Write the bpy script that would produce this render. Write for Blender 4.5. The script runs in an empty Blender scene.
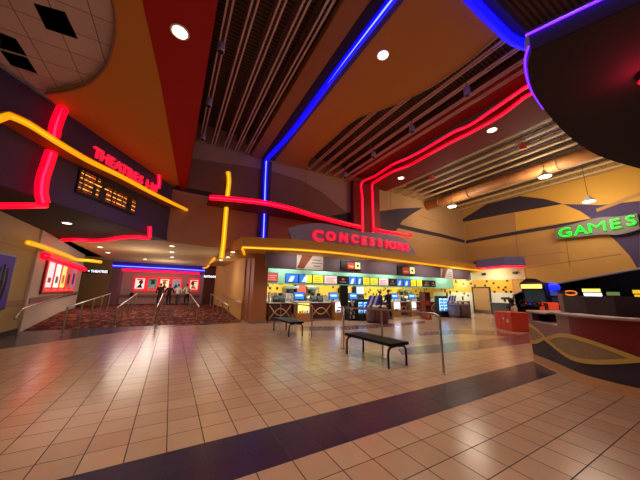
import bpy, bmesh, math, random
from mathutils import Vector, Matrix
random.seed(7)
scn = bpy.context.scene
COL = scn.collection
PI = math.pi

# ------------------------------------------------------------------ camera (calibrated on the floor tiles)
FPX, YAW, PITCH, ROLL, H = 258.0, -0.51413, 0.19743, 0.01416, 1.6
CF = Vector((-math.sin(YAW)*math.cos(PITCH), math.cos(YAW)*math.cos(PITCH), math.sin(PITCH)))
_R0 = Vector((math.cos(YAW), math.sin(YAW), 0)); _U0 = _R0.cross(CF)
CR = _R0*math.cos(ROLL) + _U0*math.sin(ROLL); CU = -_R0*math.sin(ROLL) + _U0*math.cos(ROLL)
CP = Vector((0, 0, H))
def ray(x, y): return CF + CR*((x-320)/FPX) - CU*((y-240)/FPX)
def zp(x, y, z=0):
    d = ray(x, y); return CP + d*((z-H)/d.z)
def xp(x, y, X):
    d = ray(x, y); return CP + d*(X/d.x)
def yp(x, y, Y):
    d = ray(x, y); return CP + d*(Y/d.y)
def pp(x, y, p0, n):
    d = ray(x, y); return CP + d*((Vector(p0)-CP).dot(n)/d.dot(n))
cam = bpy.data.objects.new('camera', bpy.data.cameras.new('camera')); COL.objects.link(cam)
M4 = Matrix((CR, CU, -CF)).transposed().to_4x4(); M4.translation = CP
cam.matrix_world = M4
cam.data.sensor_width = 36; cam.data.lens = FPX/640*36; cam.data.clip_start = .05; cam.data.clip_end = 200
scn.camera = cam
scn.view_settings.view_transform = 'Standard'
scn.view_settings.look = 'None'
scn.view_settings.exposure = 0.0
try: scn.cycles.use_denoising = True
except Exception: pass

# ------------------------------------------------------------------ materials
def s2l(c): return tuple(((v/255)/12.92 if v/255 <= .04045 else ((v/255+.055)/1.055)**2.4) for v in c)
MATS = {}
def mat(name, rgb, rough=.6, metal=0., emit=None, es=0., noise=0., nscale=3., bump=0., spec=.5):
    if name in MATS: return MATS[name]
    m = bpy.data.materials.new(name); m.use_nodes = True; nt = m.node_tree
    b = nt.nodes['Principled BSDF']; c = s2l(rgb)+(1,)
    b.inputs['Base Color'].default_value = c; b.inputs['Roughness'].default_value = rough
    b.inputs['Metallic'].default_value = metal; b.inputs['Specular IOR Level'].default_value = spec
    if emit: b.inputs['Emission Color'].default_value = s2l(emit)+(1,); b.inputs['Emission Strength'].default_value = es
    if noise or bump:
        g = nt.nodes.new('ShaderNodeNewGeometry'); n = nt.nodes.new('ShaderNodeTexNoise'); n.inputs['Scale'].default_value = nscale
        n.inputs['Detail'].default_value = 4
        nt.links.new(g.outputs['Position'], n.inputs['Vector'])
        if noise:
            mx = nt.nodes.new('ShaderNodeMix'); mx.data_type = 'RGBA'
            mx.inputs['A'].default_value = tuple(v*(1-noise) for v in c[:3])+(1,); mx.inputs['B'].default_value = tuple(min(1, v*(1+noise)) for v in c[:3])+(1,)
            nt.links.new(n.outputs['Fac'], mx.inputs['Factor']); nt.links.new(mx.outputs['Result'], b.inputs['Base Color'])
        if bump:
            bp = nt.nodes.new('ShaderNodeBump'); bp.inputs['Strength'].default_value = bump
            nt.links.new(n.outputs['Fac'], bp.inputs['Height']); nt.links.new(bp.outputs['Normal'], b.inputs['Normal'])
    MATS[name] = m; return m
def glow(name, rgb, s): return mat(name, rgb, .5, 0, rgb, s)

def tile_mat(name, c1, c2, mortar, size, ox, oy, rough, msize=.004):
    m = bpy.data.materials.new(name); m.use_nodes = True; nt = m.node_tree; b = nt.nodes['Principled BSDF']
    g = nt.nodes.new('ShaderNodeNewGeometry'); a = nt.nodes.new('ShaderNodeVectorMath'); a.operation = 'ADD'; a.inputs[1].default_value = (ox, oy, 0)
    t = nt.nodes.new('ShaderNodeTexBrick'); t.offset = 0; t.squash = 1
    t.inputs['Scale'].default_value = 1; t.inputs['Brick Width'].default_value = size; t.inputs['Row Height'].default_value = size
    t.inputs['Mortar Size'].default_value = msize; t.inputs['Mortar Smooth'].default_value = .1
    t.inputs['Color1'].default_value = s2l(c1)+(1,); t.inputs['Color2'].default_value = s2l(c2)+(1,); t.inputs['Mortar'].default_value = s2l(mortar)+(1,)
    nt.links.new(g.outputs['Position'], a.inputs[0]); nt.links.new(a.outputs[0], t.inputs['Vector'])
    n = nt.nodes.new('ShaderNodeTexNoise'); n.inputs['Scale'].default_value = 5.; n.inputs['Detail'].default_value = 5
    nt.links.new(g.outputs['Position'], n.inputs['Vector'])
    mx = nt.nodes.new('ShaderNodeMix'); mx.data_type = 'RGBA'; mx.blend_type = 'MULTIPLY'; mx.inputs['Factor'].default_value = .22
    nt.links.new(t.outputs['Color'], mx.inputs['A']); nt.links.new(n.outputs['Color'], mx.inputs['B'])
    nt.links.new(mx.outputs['Result'], b.inputs['Base Color'])
    r = nt.nodes.new('ShaderNodeMath'); r.operation = 'MULTIPLY_ADD'; r.inputs[1].default_value = .5; r.inputs[2].default_value = rough
    nt.links.new(t.outputs['Fac'], r.inputs[0]); nt.links.new(r.outputs[0], b.inputs['Roughness'])
    bp = nt.nodes.new('ShaderNodeBump'); bp.inputs['Strength'].default_value = .25; bp.inputs['Distance'].default_value = .004; bp.invert = True
    nt.links.new(t.outputs['Fac'], bp.inputs['Height']); nt.links.new(bp.outputs['Normal'], b.inputs['Normal'])
    b.inputs['Specular IOR Level'].default_value = .4
    MATS[name] = m; return m
OX, OY = -.142, -3.31
M_TILE = tile_mat('beige_tile', (198, 158, 130), (186, 146, 119), (46, 30, 24), .352, OX, OY, .2, .0055)
M_DARKTILE = tile_mat('navy_tile', (56, 48, 70), (50, 43, 64), (28, 22, 36), .352, OX, OY, .22, .003)
M_PURPTILE = tile_mat('plum_tile', (130, 84, 92), (120, 76, 86), (50, 34, 34), .352, OX, OY, .2)
M_RUSTTILE = tile_mat('rust_tile', (150, 84, 60), (140, 76, 56), (60, 34, 28), .352, OX, OY, .2)

def carpet_mat():
    m = bpy.data.materials.new('carpet'); m.use_nodes = True; nt = m.node_tree; b = nt.nodes['Principled BSDF']
    g = nt.nodes.new('ShaderNodeNewGeometry'); sc = nt.nodes.new('ShaderNodeVectorMath'); sc.operation = 'MULTIPLY'; sc.inputs[1].default_value = (4.4, 2.2, 1)
    v = nt.nodes.new('ShaderNodeTexVoronoi'); v.inputs['Scale'].default_value = 1.6
    nt.links.new(g.outputs['Position'], sc.inputs[0]); nt.links.new(sc.outputs[0], v.inputs['Vector'])
    r = nt.nodes.new('ShaderNodeValToRGB'); r.color_ramp.interpolation = 'CONSTANT'
    e = r.color_ramp.elements; e[0].position = 0; e[0].color = s2l((72, 36, 34))+(1,); e[1].position = .35; e[1].color = s2l((122, 66, 54))+(1,)
    for p, c in ((.55, (98, 48, 46)), (.72, (138, 84, 66)), (.86, (62, 40, 50))):
        x = e.new(p); x.color = s2l(c)+(1,)
    sp = nt.nodes.new('ShaderNodeSeparateColor'); nt.links.new(v.outputs['Color'], sp.inputs[0]); nt.links.new(sp.outputs[0], r.inputs[0])
    nt.links.new(r.outputs[0], b.inputs['Base Color']); b.inputs['Roughness'].default_value = .95; b.inputs['Specular IOR Level'].default_value = .1
    MATS['carpet'] = m; return m
M_CARPET = carpet_mat()
def deck_mat():
    m = bpy.data.materials.new('metal_deck'); m.use_nodes = True; nt = m.node_tree; b = nt.nodes['Principled BSDF']
    g = nt.nodes.new('ShaderNodeNewGeometry'); w = nt.nodes.new('ShaderNodeTexWave'); w.bands_direction = 'Y'; w.inputs['Scale'].default_value = 2.2
    nt.links.new(g.outputs['Position'], w.inputs['Vector'])
    r = nt.nodes.new('ShaderNodeValToRGB'); r.color_ramp.elements[0].color = s2l((56, 44, 40))+(1,); r.color_ramp.elements[1].color = s2l((120, 96, 86))+(1,)
    nt.links.new(w.outputs['Color'], r.inputs[0]); nt.links.new(r.outputs[0], b.inputs['Base Color']); b.inputs['Roughness'].default_value = .7
    MATS['metal_deck'] = m; return m
M_DECK = deck_mat()
def dots_mat(name, zy):
    # yellow wall tiles with scattered dark squares, white tile below 1.75 m
    m = bpy.data.materials.new(name); m.use_nodes = True; nt = m.node_tree; b = nt.nodes['Principled BSDF']; L = nt.links.new
    g = nt.nodes.new('ShaderNodeNewGeometry'); sp = nt.nodes.new('ShaderNodeSeparateXYZ'); L(g.outputs['Position'], sp.inputs[0])
    ad = nt.nodes.new('ShaderNodeMath'); ad.operation = 'ADD'; L(sp.outputs['X'], ad.inputs[0]); L(sp.outputs['Y'], ad.inputs[1])
    cb = nt.nodes.new('ShaderNodeCombineXYZ'); L(ad.outputs[0], cb.inputs['X']); L(sp.outputs['Z'], cb.inputs['Y'])
    sn = nt.nodes.new('ShaderNodeVectorMath'); sn.operation = 'SNAP'; sn.inputs[1].default_value = (.17, .17, 1); L(cb.outputs[0], sn.inputs[0])
    wn = nt.nodes.new('ShaderNodeTexWhiteNoise'); wn.noise_dimensions = '2D'; L(sn.outputs[0], wn.inputs['Vector'])
    gt = nt.nodes.new('ShaderNodeMath'); gt.operation = 'GREATER_THAN'; gt.inputs[1].default_value = .91; L(wn.outputs['Value'], gt.inputs[0])
    hz = nt.nodes.new('ShaderNodeMath'); hz.operation = 'GREATER_THAN'; hz.inputs[1].default_value = zy; L(sp.outputs['Z'], hz.inputs[0])
    m1 = nt.nodes.new('ShaderNodeMix'); m1.data_type = 'RGBA'; m1.inputs['A'].default_value = s2l((214, 208, 190))+(1,); m1.inputs['B'].default_value = s2l((222, 168, 50))+(1,)
    L(hz.outputs[0], m1.inputs['Factor'])
    m2 = nt.nodes.new('ShaderNodeMix'); m2.data_type = 'RGBA'; m2.inputs['B'].default_value = s2l((44, 26, 18))+(1,)
    L(m1.outputs['Result'], m2.inputs['A']); L(gt.outputs[0], m2.inputs['Factor']); L(m2.outputs['Result'], b.inputs['Base Color'])
    b.inputs['Roughness'].default_value = .35; MATS[name] = m; return m
M_DOTS = dots_mat('spotted_tile', 1.72); M_DOTS2 = dots_mat('spotted_back_wall', 1.1)

M_TAN = mat('tan_wall', (196, 152, 100), .8, noise=.06); M_TANG = mat('games_wall', (206, 158, 82), .8, noise=.06)
M_TAN2 = mat('tan_wall_deep', (196, 148, 88), .8)
M_OCHRE = mat('ochre_wall', (232, 174, 70), .8)
M_TAUPE = mat('taupe_wall', (190, 156, 142), .85, noise=.06)
M_BROWNW = mat('brown_wall', (150, 110, 96), .85)
M_PLUM = mat('plum_wall', (62, 47, 60), .8)
M_NAVY = mat('navy_wall', (72, 58, 108), .75, noise=.06)
M_ORANGE = mat('orange_soffit', (208, 138, 58), .8)
M_RED = mat('red_soffit', (178, 6, 10), .75)
M_DKRED = mat('maroon_beam', (120, 26, 24), .8)
M_BRSOF = mat('brown_soffit', (178, 120, 70), .85)
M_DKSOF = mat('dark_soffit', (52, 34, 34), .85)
M_BEIGE = mat('beige_wall', (196, 170, 132), .85)
M_OLIVE = mat('olive_wall', (168, 142, 94), .85)
M_PALE = mat('pale_wall', (206, 190, 180), .85)
M_GOLD = mat('gold_fascia', (206, 150, 60), .6)
M_BLACK = mat('black', (14, 13, 14), .45)
M_DARK = mat('charcoal', (34, 30, 34), .6)
M_GREY = mat('grey_board', (136, 128, 140), .6)
M_STEEL = mat('brushed_steel', (190, 184, 176), .28, 1.)
M_CHROME = mat('steel_pink_bounce', (236, 206, 204), .5)  # joist steel with the pinkish floor bounce put into its colour
M_WHITE = mat('white', (230, 228, 222), .5)
M_CREAM = mat('cream', (226, 210, 170), .6)
M_WOOD = mat('light_wood', (176, 132, 78), .55, noise=.15, nscale=6)
M_MAROON = mat('maroon_panel', (74, 26, 36), .5)
M_GOLDT = mat('gold_trim', (190, 150, 84), .45, .2)
M_TANBOX = mat('tan_laminate', (178, 120, 68), .5)
M_MINT = mat('mint_bulkhead', (168, 218, 184), .5, emit=(150, 222, 180), es=.22)  # emission stands in for light falling on the mint wall
M_CTOP = mat('counter_top', (210, 200, 196), .3)
G_RED = glow('neon_red', (255, 0, 36), 1.7); G_REDC = glow('neon_red_core', (255, 34, 80), 2.2)
G_BLUE = glow('neon_blue', (10, 6, 255), 1.9); G_BLUEC = glow('neon_blue_core', (110, 130, 255), 3.)
G_YEL = glow('neon_yellow', (226, 158, 10), 1.1); G_YELC = glow('neon_yellow_core', (255, 206, 50), 1.5)
G_PUR = glow('neon_purple', (70, 10, 255), 1.6); G_PURC = glow('neon_purple_core', (150, 50, 255), 1.6)
G_GREEN = glow('neon_green', (10, 255, 40), 1.0); G_LETTER = glow('letter_red', (255, 26, 60), 1.1)
G_LAMP = glow('lamp_white', (255, 240, 210), 5.); G_WHITE = glow('lit_white', (236, 244, 255), 2.8)
G_COOL = glow('cooler_light', (150, 214, 255), 1.9); G_SCREENB = glow('screen_blue', (40, 110, 220), 1.)
G_LEMON = glow('lit_lemon', (255, 232, 120), 1.2); G_POSTR = glow('poster_red', (230, 26, 40), .9)

# ------------------------------------------------------------------ mesh builder
class MB:
    def __init__(s): s.v = []; s.f = []; s.m = []; s.mats = []
    def mi(s, m):
        if m not in s.mats: s.mats.append(m)
        return s.mats.index(m)
    def add(s, vs, fs, m, T=None):
        o = len(s.v); s.v += [Vector(T @ Vector(p)) if T else Vector(p) for p in vs]
        i = s.mi(m)
        for f in fs: s.f.append([o+k for k in f]); s.m.append(i)
        return s
    def box(s, lo, hi, m, T=None, bev=0):
        x0, y0, z0 = lo; x1, y1, z1 = hi
        vs = [(x0,y0,z0),(x1,y0,z0),(x1,y1,z0),(x0,y1,z0),(x0,y0,z1),(x1,y0,z1),(x1,y1,z1),(x0,y1,z1)]
        if bev > 0:
            bm = bmesh.new(); bv = [bm.verts.new(p) for p in vs]
            for f in ((3,2,1,0),(4,5,6,7),(0,1,5,4),(1,2,6,5),(2,3,7,6),(3,0,4,7)): bm.faces.new([bv[k] for k in f])
            bmesh.ops.bevel(bm, geom=bm.edges[:], offset=bev, segments=2, affect='EDGES', profile=.6)
            bm.verts.index_update(); vs2 = [v.co.copy() for v in bm.verts]; fs = [[v.index for v in f.verts] for f in bm.faces]; bm.free()
            return s.add(vs2, fs, m, T)
        return s.add(vs, [(3,2,1,0),(4,5,6,7),(0,1,5,4),(1,2,6,5),(2,3,7,6),(3,0,4,7)], m, T)
    def poly(s, pts, m): return s.add(pts, [list(range(len(pts)))], m)
    def slab(s, pts, off, m, T=None):
        # polygon extruded by vector off
        n = len(pts); off = Vector(off); a = [Vector(p) for p in pts]; b = [p+off for p in a]
        return s.add(a+b, [list(range(n))[::-1], list(range(n, 2*n))]+[(i, (i+1) % n, n+(i+1) % n, n+i) for i in range(n)], m, T)
    def tube(s, path, r, m, seg=8, cap=True, T=None):
        P = [Vector(p) for p in path]; n = len(P); vs = []; fs = []
        rr = r if isinstance(r, (list, tuple)) else [r]*n
        t0 = (P[1]-P[0]).normalized(); up = Vector((0,0,1)) if abs(t0.z) < .9 else Vector((1,0,0))
        a = t0.cross(up).normalized()
        for i in range(n):
            t = ((P[min(i+1, n-1)]-P[i]).normalized() + (P[i]-P[max(i-1, 0)]).normalized())
            if t.length < 1e-6: t = t0
            t.normalize(); a = (a - t*a.dot(t)); a.normalize(); b = t.cross(a)
            for k in range(seg):
                q = 2*PI*k/seg; vs.append(P[i] + (a*math.cos(q)+b*math.sin(q))*rr[i])
        for i in range(n-1):
            for k in range(seg): fs.append((i*seg+k, i*seg+(k+1) % seg, (i+1)*seg+(k+1) % seg, (i+1)*seg+k))
        if cap: fs.append(list(range(seg))[::-1]); fs.append([(n-1)*seg+k for k in range(seg)])
        return s.add(vs, fs, m, T)
    def lathe(s, prof, m, c=(0,0,0), seg=16, T=None):
        vs = []; fs = []; n = len(prof)
        for r, z in prof:
            for k in range(seg):
                q = 2*PI*k/seg; vs.append((c[0]+r*math.cos(q), c[1]+r*math.sin(q), c[2]+z))
        for i in range(n-1):
            for k in range(seg): fs.append((i*seg+k, i*seg+(k+1) % seg, (i+1)*seg+(k+1) % seg, (i+1)*seg+k))
        fs.append(list(range(seg))[::-1]); fs.append([(n-1)*seg+k for k in range(seg)])
        return s.add(vs, fs, m, T)
    def ball(s, c, r, m, sx=1, sy=1, sz=1, seg=12, rings=8, T=None):
        pr = [(max(.001, r*math.sin(PI*i/rings)), -r*math.cos(PI*i/rings)*sz) for i in range(rings+1)]
        o = len(s.v); s.lathe(pr, m, (0,0,0), seg)
        for i in range(o, len(s.v)):
            p = s.v[i]; p = Vector((p.x*sx+c[0], p.y*sy+c[1], p.z+c[2])); s.v[i] = T @ p if T else p
        return s
    def strip(s, A, B, m):
        n = len(A); return s.add(list(A)+list(B), [(i, i+1, n+i+1, n+i) for i in range(n-1)], m)
    def build(s, name, parent=None, smooth=False):
        me = bpy.data.meshes.new(name); me.from_pydata([tuple(v) for v in s.v], [], s.f)
        for m in s.mats: me.materials.append(m)
        for p, i in zip(me.polygons, s.m): p.material_index = i; p.use_smooth = smooth
        me.update()
        bm = bmesh.new(); bm.from_mesh(me); bmesh.ops.recalc_face_normals(bm, faces=bm.faces[:]); bm.to_mesh(me); bm.free()
        o = bpy.data.objects.new(name, me); COL.objects.link(o)
        if parent is not None:
            o.parent = parent; o.matrix_parent_inverse = Matrix.Translation(-Vector(parent.location)) if parent.rotation_euler.z == 0 else (Matrix.Translation(parent.location) @ parent.rotation_euler.to_matrix().to_4x4()).inverted()
        return o
def tag(o, label, cat, group=None):
    o['label'] = label; o['category'] = cat
    if group: o['group'] = group
    return o
def thing(name, label, cat, loc=(0,0,0), group=None):
    o = bpy.data.objects.new(name, None); o.empty_display_size = .1; COL.objects.link(o); o.location = loc
    return tag(o, label, cat, group)
def struct(o): o['kind'] = 'structure'; return o
def lab(o, l): o['label'] = l; return o
def copy_thing(r, d, label=None, group=None):
    c = r.copy(); COL.objects.link(c); c.location = Vector(r.location)+Vector(d)
    if label: c['label'] = label
    if group: c['group'] = group
    for ch in list(r.children):
        k = ch.copy(); COL.objects.link(k); k.parent = c
        for g in ch.children:
            q = g.copy(); COL.objects.link(q); q.parent = k
    return c
def spline(pts, n=6):
    P = [Vector(p) for p in pts]; out = []
    for i in range(len(P)-1):
        a, b, c, d = P[max(i-1,0)], P[i], P[i+1], P[min(i+2, len(P)-1)]
        for k in range(n):
            t = k/n; out.append(.5*((2*b)+(c-a)*t+(2*a-5*b+4*c-d)*t*t+(3*b-a-3*c+d)*t**3))
    out.append(P[-1]); return out
def frame(o, u, v):
    u = Vector(u).normalized(); v = Vector(v).normalized(); w = u.cross(v)
    m = Matrix((u, v, w)).transposed().to_4x4(); m.translation = Vector(o); return m
def text_mesh(txt, size, extrude=.0, offset=0.):
    cu = bpy.data.curves.new('t', 'FONT'); cu.body = txt; cu.size = size; cu.extrude = extrude; cu.offset = offset; cu.align_x = 'CENTER'; cu.align_y = 'CENTER'; cu.resolution_u = 3
    ob = bpy.data.objects.new('t', cu); COL.objects.link(ob)
    dg = bpy.context.evaluated_depsgraph_get(); me = bpy.data.meshes.new_from_object(ob.evaluated_get(dg)); 
    bpy.data.objects.remove(ob); bpy.data.curves.remove(cu); return me
def text(name, txt, size, T, m, parent, extrude=.01, offset=0., sx=1., side=None):
    me = text_mesh(txt, size, extrude, offset)
    me.transform(T @ Matrix.Diagonal((sx, 1, 1, 1))); me.materials.clear(); me.materials.append(m); me.name = name
    o = bpy.data.objects.new(name, me); COL.objects.link(o)
    if parent is not None: o.parent = parent; o.matrix_parent_inverse = Matrix.Translation(-Vector(parent.location))
    return o
def light(kind, loc, energy, color, size=.2, target=None, spot=None, blend=.6, sizey=None):
    l = bpy.data.lights.new('lamp', kind); l.energy = energy; l.color = color
    o = bpy.data.objects.new(kind.lower()+'_lamp', l); COL.objects.link(o); o.location = loc
    if kind == 'AREA':
        l.size = size
        if sizey: l.shape = 'RECTANGLE'; l.size_y = sizey
    else: l.shadow_soft_size = size
    if kind == 'SPOT': l.spot_size = math.radians(spot or 120); l.spot_blend = blend
    if target is not None: o.rotation_euler = (Vector(target)-Vector(loc)).to_track_quat('-Z', 'Y').to_euler()
    return o
WARM = (1., .86, .68); AMBER = (1., .72, .42)

# ------------------------------------------------------------------ setting: floor
YB = 13.6      # back wall plane
XG = 22.9      # games wall plane
struct(MB().box((-12, -6, -.2), (34, 40, 0), M_TILE).build('floor'))
def flat(name, pts, m, z): return struct(MB().slab([(p[0], p[1], .0005) for p in pts], (0, 0, z), m).build(name))
flat('trim_1', [(-5, 2.606), (7.2, 2.606), (7.9, 3.31), (-5, 3.31)], M_DARKTILE, .002)
flat('trim_2', [(-4.7, 9.45), (-1.35, 12.7), (.4, 13.55), (3.3, 13.75), (3.3, 14.25), (-4.7, 14.1)], M_DARKTILE, .002)
# coloured bands of tile in front of the concessions and games
def band(name, c1, c2, m, z=.002):
    a = [zp(*p) for p in c1]; b = [zp(*p) for p in c2]
    flat(name, [(p.x, p.y) for p in spline(a, 4)]+[(p.x, p.y) for p in spline(b[::-1], 4)], m, z)
band('trim_3', [(398, 349), (450, 343), (500, 338), (529, 333)], [(402, 355), (450, 352), (500, 347), (531, 343)], M_PURPTILE)
band('trim_4', [(418, 333), (455, 330), (500, 331)], [(420, 336), (455, 334), (497, 336)], M_PURPTILE, .0025)
band('trim_5', [(300, 327), (345, 326), (400, 323), (425, 321)], [(300, 331), (345, 330), (400, 326), (425, 323)], M_PURPTILE)
band('trim_6', [(492, 332), (510, 333.5), (528, 336)], [(498, 336), (514, 337), (529, 339)], M_RUSTTILE, .003)

# carpeted hall ramp
RZ = .33
mb = MB(); mb.add([(-4.9,14.15,.004),(3.4,14.3,.004),(3.4,19.5,RZ),(-5.6,19.5,RZ),(6.5,28.2,RZ),(-9,28.2,RZ)], [(0,1,2,3),(3,2,4,5)], M_CARPET)
struct(mb.build('floor_hall'))

# ------------------------------------------------------------------ setting: walls
BZ0 = 3.83
mb = MB()
mb.box((-1.2, YB, BZ0), (2.45, YB+.3, 11), M_TAUPE)
mb.box((2.45, YB, 3.3), (23.1, YB+.3, 11), M_TAN)
mb.box((-14, YB, 6.2), (-1.2, YB+.3, 11), M_TAUPE)
struct(mb.build('wall_back'))
def panel(name, px, m, Y=YB, t=.012, fn=None):
    pts = [fn(*p) if fn else yp(p[0], p[1], Y) for p in px]
    off = (0, -t, 0) if fn is None else (-t, 0, 0)
    return struct(MB().slab(pts, off, m).build(name))
# colour fields of the back wall
panel('wall_back_panel', [(172,192),(190,196),(220,198),(262,200),(300,208),(345,222),(345,245),(230,246),(228,249),(167,242)], mat('rose_wall', (184, 142, 116), .85), t=.008)
panel('wall_back_panel', [(188,180),(192,158),(215,162),(245,166),(275,172),(300,180),(322,192),(347,213),(347,224),(300,208),(262,200),(210,198),(186,188)], M_BROWNW, t=.01)
panel('wall_back_panel', [(188,160),(193,136),(262,150),(310,171),(330,180),(362,190),(362,214),(347,213),(322,192),(300,180),(275,172),(245,166)], M_TAUPE, t=.006)
panel('wall_back_stripe', [(172,184.5),(190,188.5),(212,192.5),(212,197),(190,193),(172,189)], M_PLUM, t=.016)
panel('wall_back_stripe', spline([(0,0,0)]) and [(330,216),(344,213.5),(358,210.5),(374,212),(400,208.5),(423,207.5),(412,214),(402,221),(396,231),(374,229.5),(360,226)], M_PLUM, t=.016)
panel('wall_back_stripe', [(398,224),(420,229),(440,233.5),(464.5,240),(464.5,243),(440,237),(420,233),(398,228)], M_PLUM, t=.014)
panel('wall_back_panel', [(418,247),(440,243.5),(464,246),(464,262),(440,258),(415,253)], M_TAN2, t=.007)

# games wall with the arcade opening under a rising edge
edge = [(10.3,0),(10.3,1.55),(9.8,1.80),(8.6,2.1),(7.4,2.40),(5.4,2.80),(3.9,3.10),(2.5,3.30),(0,3.45),(-6,3.5)]
mb = MB(); mb.slab([(XG, a, b) for a, b in [(-6, 11)]+[(YB+4, 11), (YB+4, 0)]+edge], (.3, 0, 0), M_TANG); struct(mb.build('wall_right'))
def gp(px, m, t=.012, name='wall_right_panel'): return panel(name, px, m, t=t, fn=lambda x, y: xp(x, y, XG))
gp([(458,222),(487,204),(520,196),(545,199),(563,204),(540,208),(500,215),(466,221.5)], M_PLUM, .016)
gp([(466,240.5),(500,234),(560,224),(600,217),(600,219.5),(560,227.5),(500,237.5),(466,243.5)], M_PLUM, .016, 'wall_right_stripe')
gp([(514,211),(563,204),(582,212),(597,219),(560,223),(516,230.5)], M_OCHRE, .008)
gp([(520,196),(560,184),(610,172),(640,162),(640,202),(600,205),(563,204),(545,199)], M_OCHRE, .010)
gp([(466,225),(514,213),(516,230.5),(466,239.5)], M_TAN2, .007)
gp([(466,246),(500,246),(530,241),(560,232),(560,262),(525,266),(515,259),(466,264)], M_TAN2, .005)
gp([(563,204),(600,205),(640,201),(640,270),(637,268),(630,256),(618,243),(604,230),(592,219),(580,211)], mat('purple_wall', (82, 66, 104), .8), .014)
gp([(596,209),(640,192),(640,196),(597,212)], M_TAN2, .018, 'wall_right_stripe')
# thin grey trim along the arcade opening edge
mb = MB(); mb.tube([(XG-.03, a, b) for a, b in edge[1:]], .06, mat('grey_trim', (150, 136, 150), .5)); struct(mb.build('trim_7'))
# panel joints
for i, (a, b) in enumerate([((514,205),(518,258)), ((566,240),(570,268)), ((470,262),(566,252)), ((527,268),(622,254))]):
    p, q = xp(*a, XG), xp(*b, XG); mb = MB(); mb.tube([p, q], .018, M_BROWNW, 4); struct(mb.build('trim_%d' % (8+i)))
for i, (a, b) in enumerate([((306,172),(307,210)), ((392,176),(390,210)), ((420,216),(440,222))]):
    p, q = yp(*a, YB), yp(*b, YB); mb = MB(); mb.tube([p, q], .018, M_BROWNW, 4); struct(mb.build('trim_%d' % (12+i)))
# arcade room behind
mb = MB(); mb.box((33, -6, 0), (33.2, 13, 5), M_BLACK); mb.box((XG+.3, -6, 3.6), (33.2, 13, 3.8), M_BLACK); mb.box((XG+.3, 12.4, 0), (33.2, 12.6, 3.6), M_BLACK); mb.box((XG+.3, -6.2, 0), (33.2, -6, 3.8), M_BLACK)
mb.box((XG+.3, -6, .001), (33, 12.4, .006), mat('arcade_carpet', (26, 18, 30), .95)); struct(mb.build('wall_arcade'))

# left wall and hall
XL = -4.7
struct(MB().box((XL-.3, -6, 0), (XL, 14.0, 2.98), M_OLIVE).box((XL-.3, -6, 2.98), (XL+.02, 14.2, 3.85), M_BEIGE).build('wall_left'))
mb = MB(); mb.slab([(-4.62,14.0,0),(-5.35,23.2,0),(-5.75,23.2,0),(-5.1,14.0,0)], (0,0,3.85), M_PALE); struct(mb.build('wall_hall_left'))
struct(MB().box((-10, 28, 0), (8, 28.3, 4), mat('far_wall', (190, 160, 158), .8)).build('wall_hall_far'))
struct(MB().box((-10, 23, 0), (-9.8, 28, 4), M_OLIVE).build('wall_hall_recess'))
mb = MB(); mb.box((-8.5, 26.0, 0), (-4.25, 26.2, 3.9), mat('recess_wall', (140, 112, 78), .85)); struct(mb.build('wall_hall_nook'))
mb = MB(); mb.box((2.6, 26.4, 0), (6.5, 26.6, 3.9), mat('recess_wall2', (84, 44, 42), .85)); struct(mb.build('wall_hall_lobby'))
# pilaster beside the left nook
struct(MB().box((-4.3, 26.6, 0), (-3.75, 28, 3.3), mat('pilaster', (134, 92, 110), .8)).build('column'))
# chair rails / baseboards in the hall
struct(MB().box((-3.7, 27.93, .85), (2.5, 28, 1.12), M_BROWNW).build('trim_20'))
mb = MB(); mb.slab([(-4.66,14.2,1.0),(-5.30,23,1.2),(-5.28,23,1.2),(-4.60,14.2,1.0)], (0,0,.2), M_BROWNW); struct(mb.build('trim_21'))
struct(MB().box((XL, 4, .95), (XL+.03, 14.0, 1.15), M_BROWNW).build('trim_22'))
struct(MB().box((XL, 4, 0), (XL+.025, 14.0, .14), M_DARK).build('baseboard_left'))
# hall right wall = side of the concession block, front pillar
struct(MB().box((3.55, 14.9, 0), (3.75, 28, 3.83), mat('side_wall', (206, 158, 92), .8)).build('wall_hall_right'))
M_PIL = mat('pillar_brown', (168, 104, 60), .55)
mb = MB(); mb.box((3.62, 13.22, 0), (4.36, 14.9, 3.5), M_PIL); mb.box((3.58, 13.18, 0), (4.40, 14.86, .16), M_BROWNW)
mb.box((3.595, 13.9, 0), (3.62, 14.02, 3.4), M_BROWNW); struct(mb.build('column_concessions'))

# ------------------------------------------------------------------ setting: ceilings
CZ = 9.1
struct(MB().box((-12, -6, 10.1), (24, 13.6, 10.3), M_DECK).build('ceiling'))
struct(MB().box((-10, YB, BZ0), (3.7, 28.3, BZ0+.15), mat('hall_ceiling', (206, 178, 134), .85)).box((-6.2, 14.0, BZ0), (-4.5, 24, BZ0+.1), M_BEIGE).build('ceiling_hall'))
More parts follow.
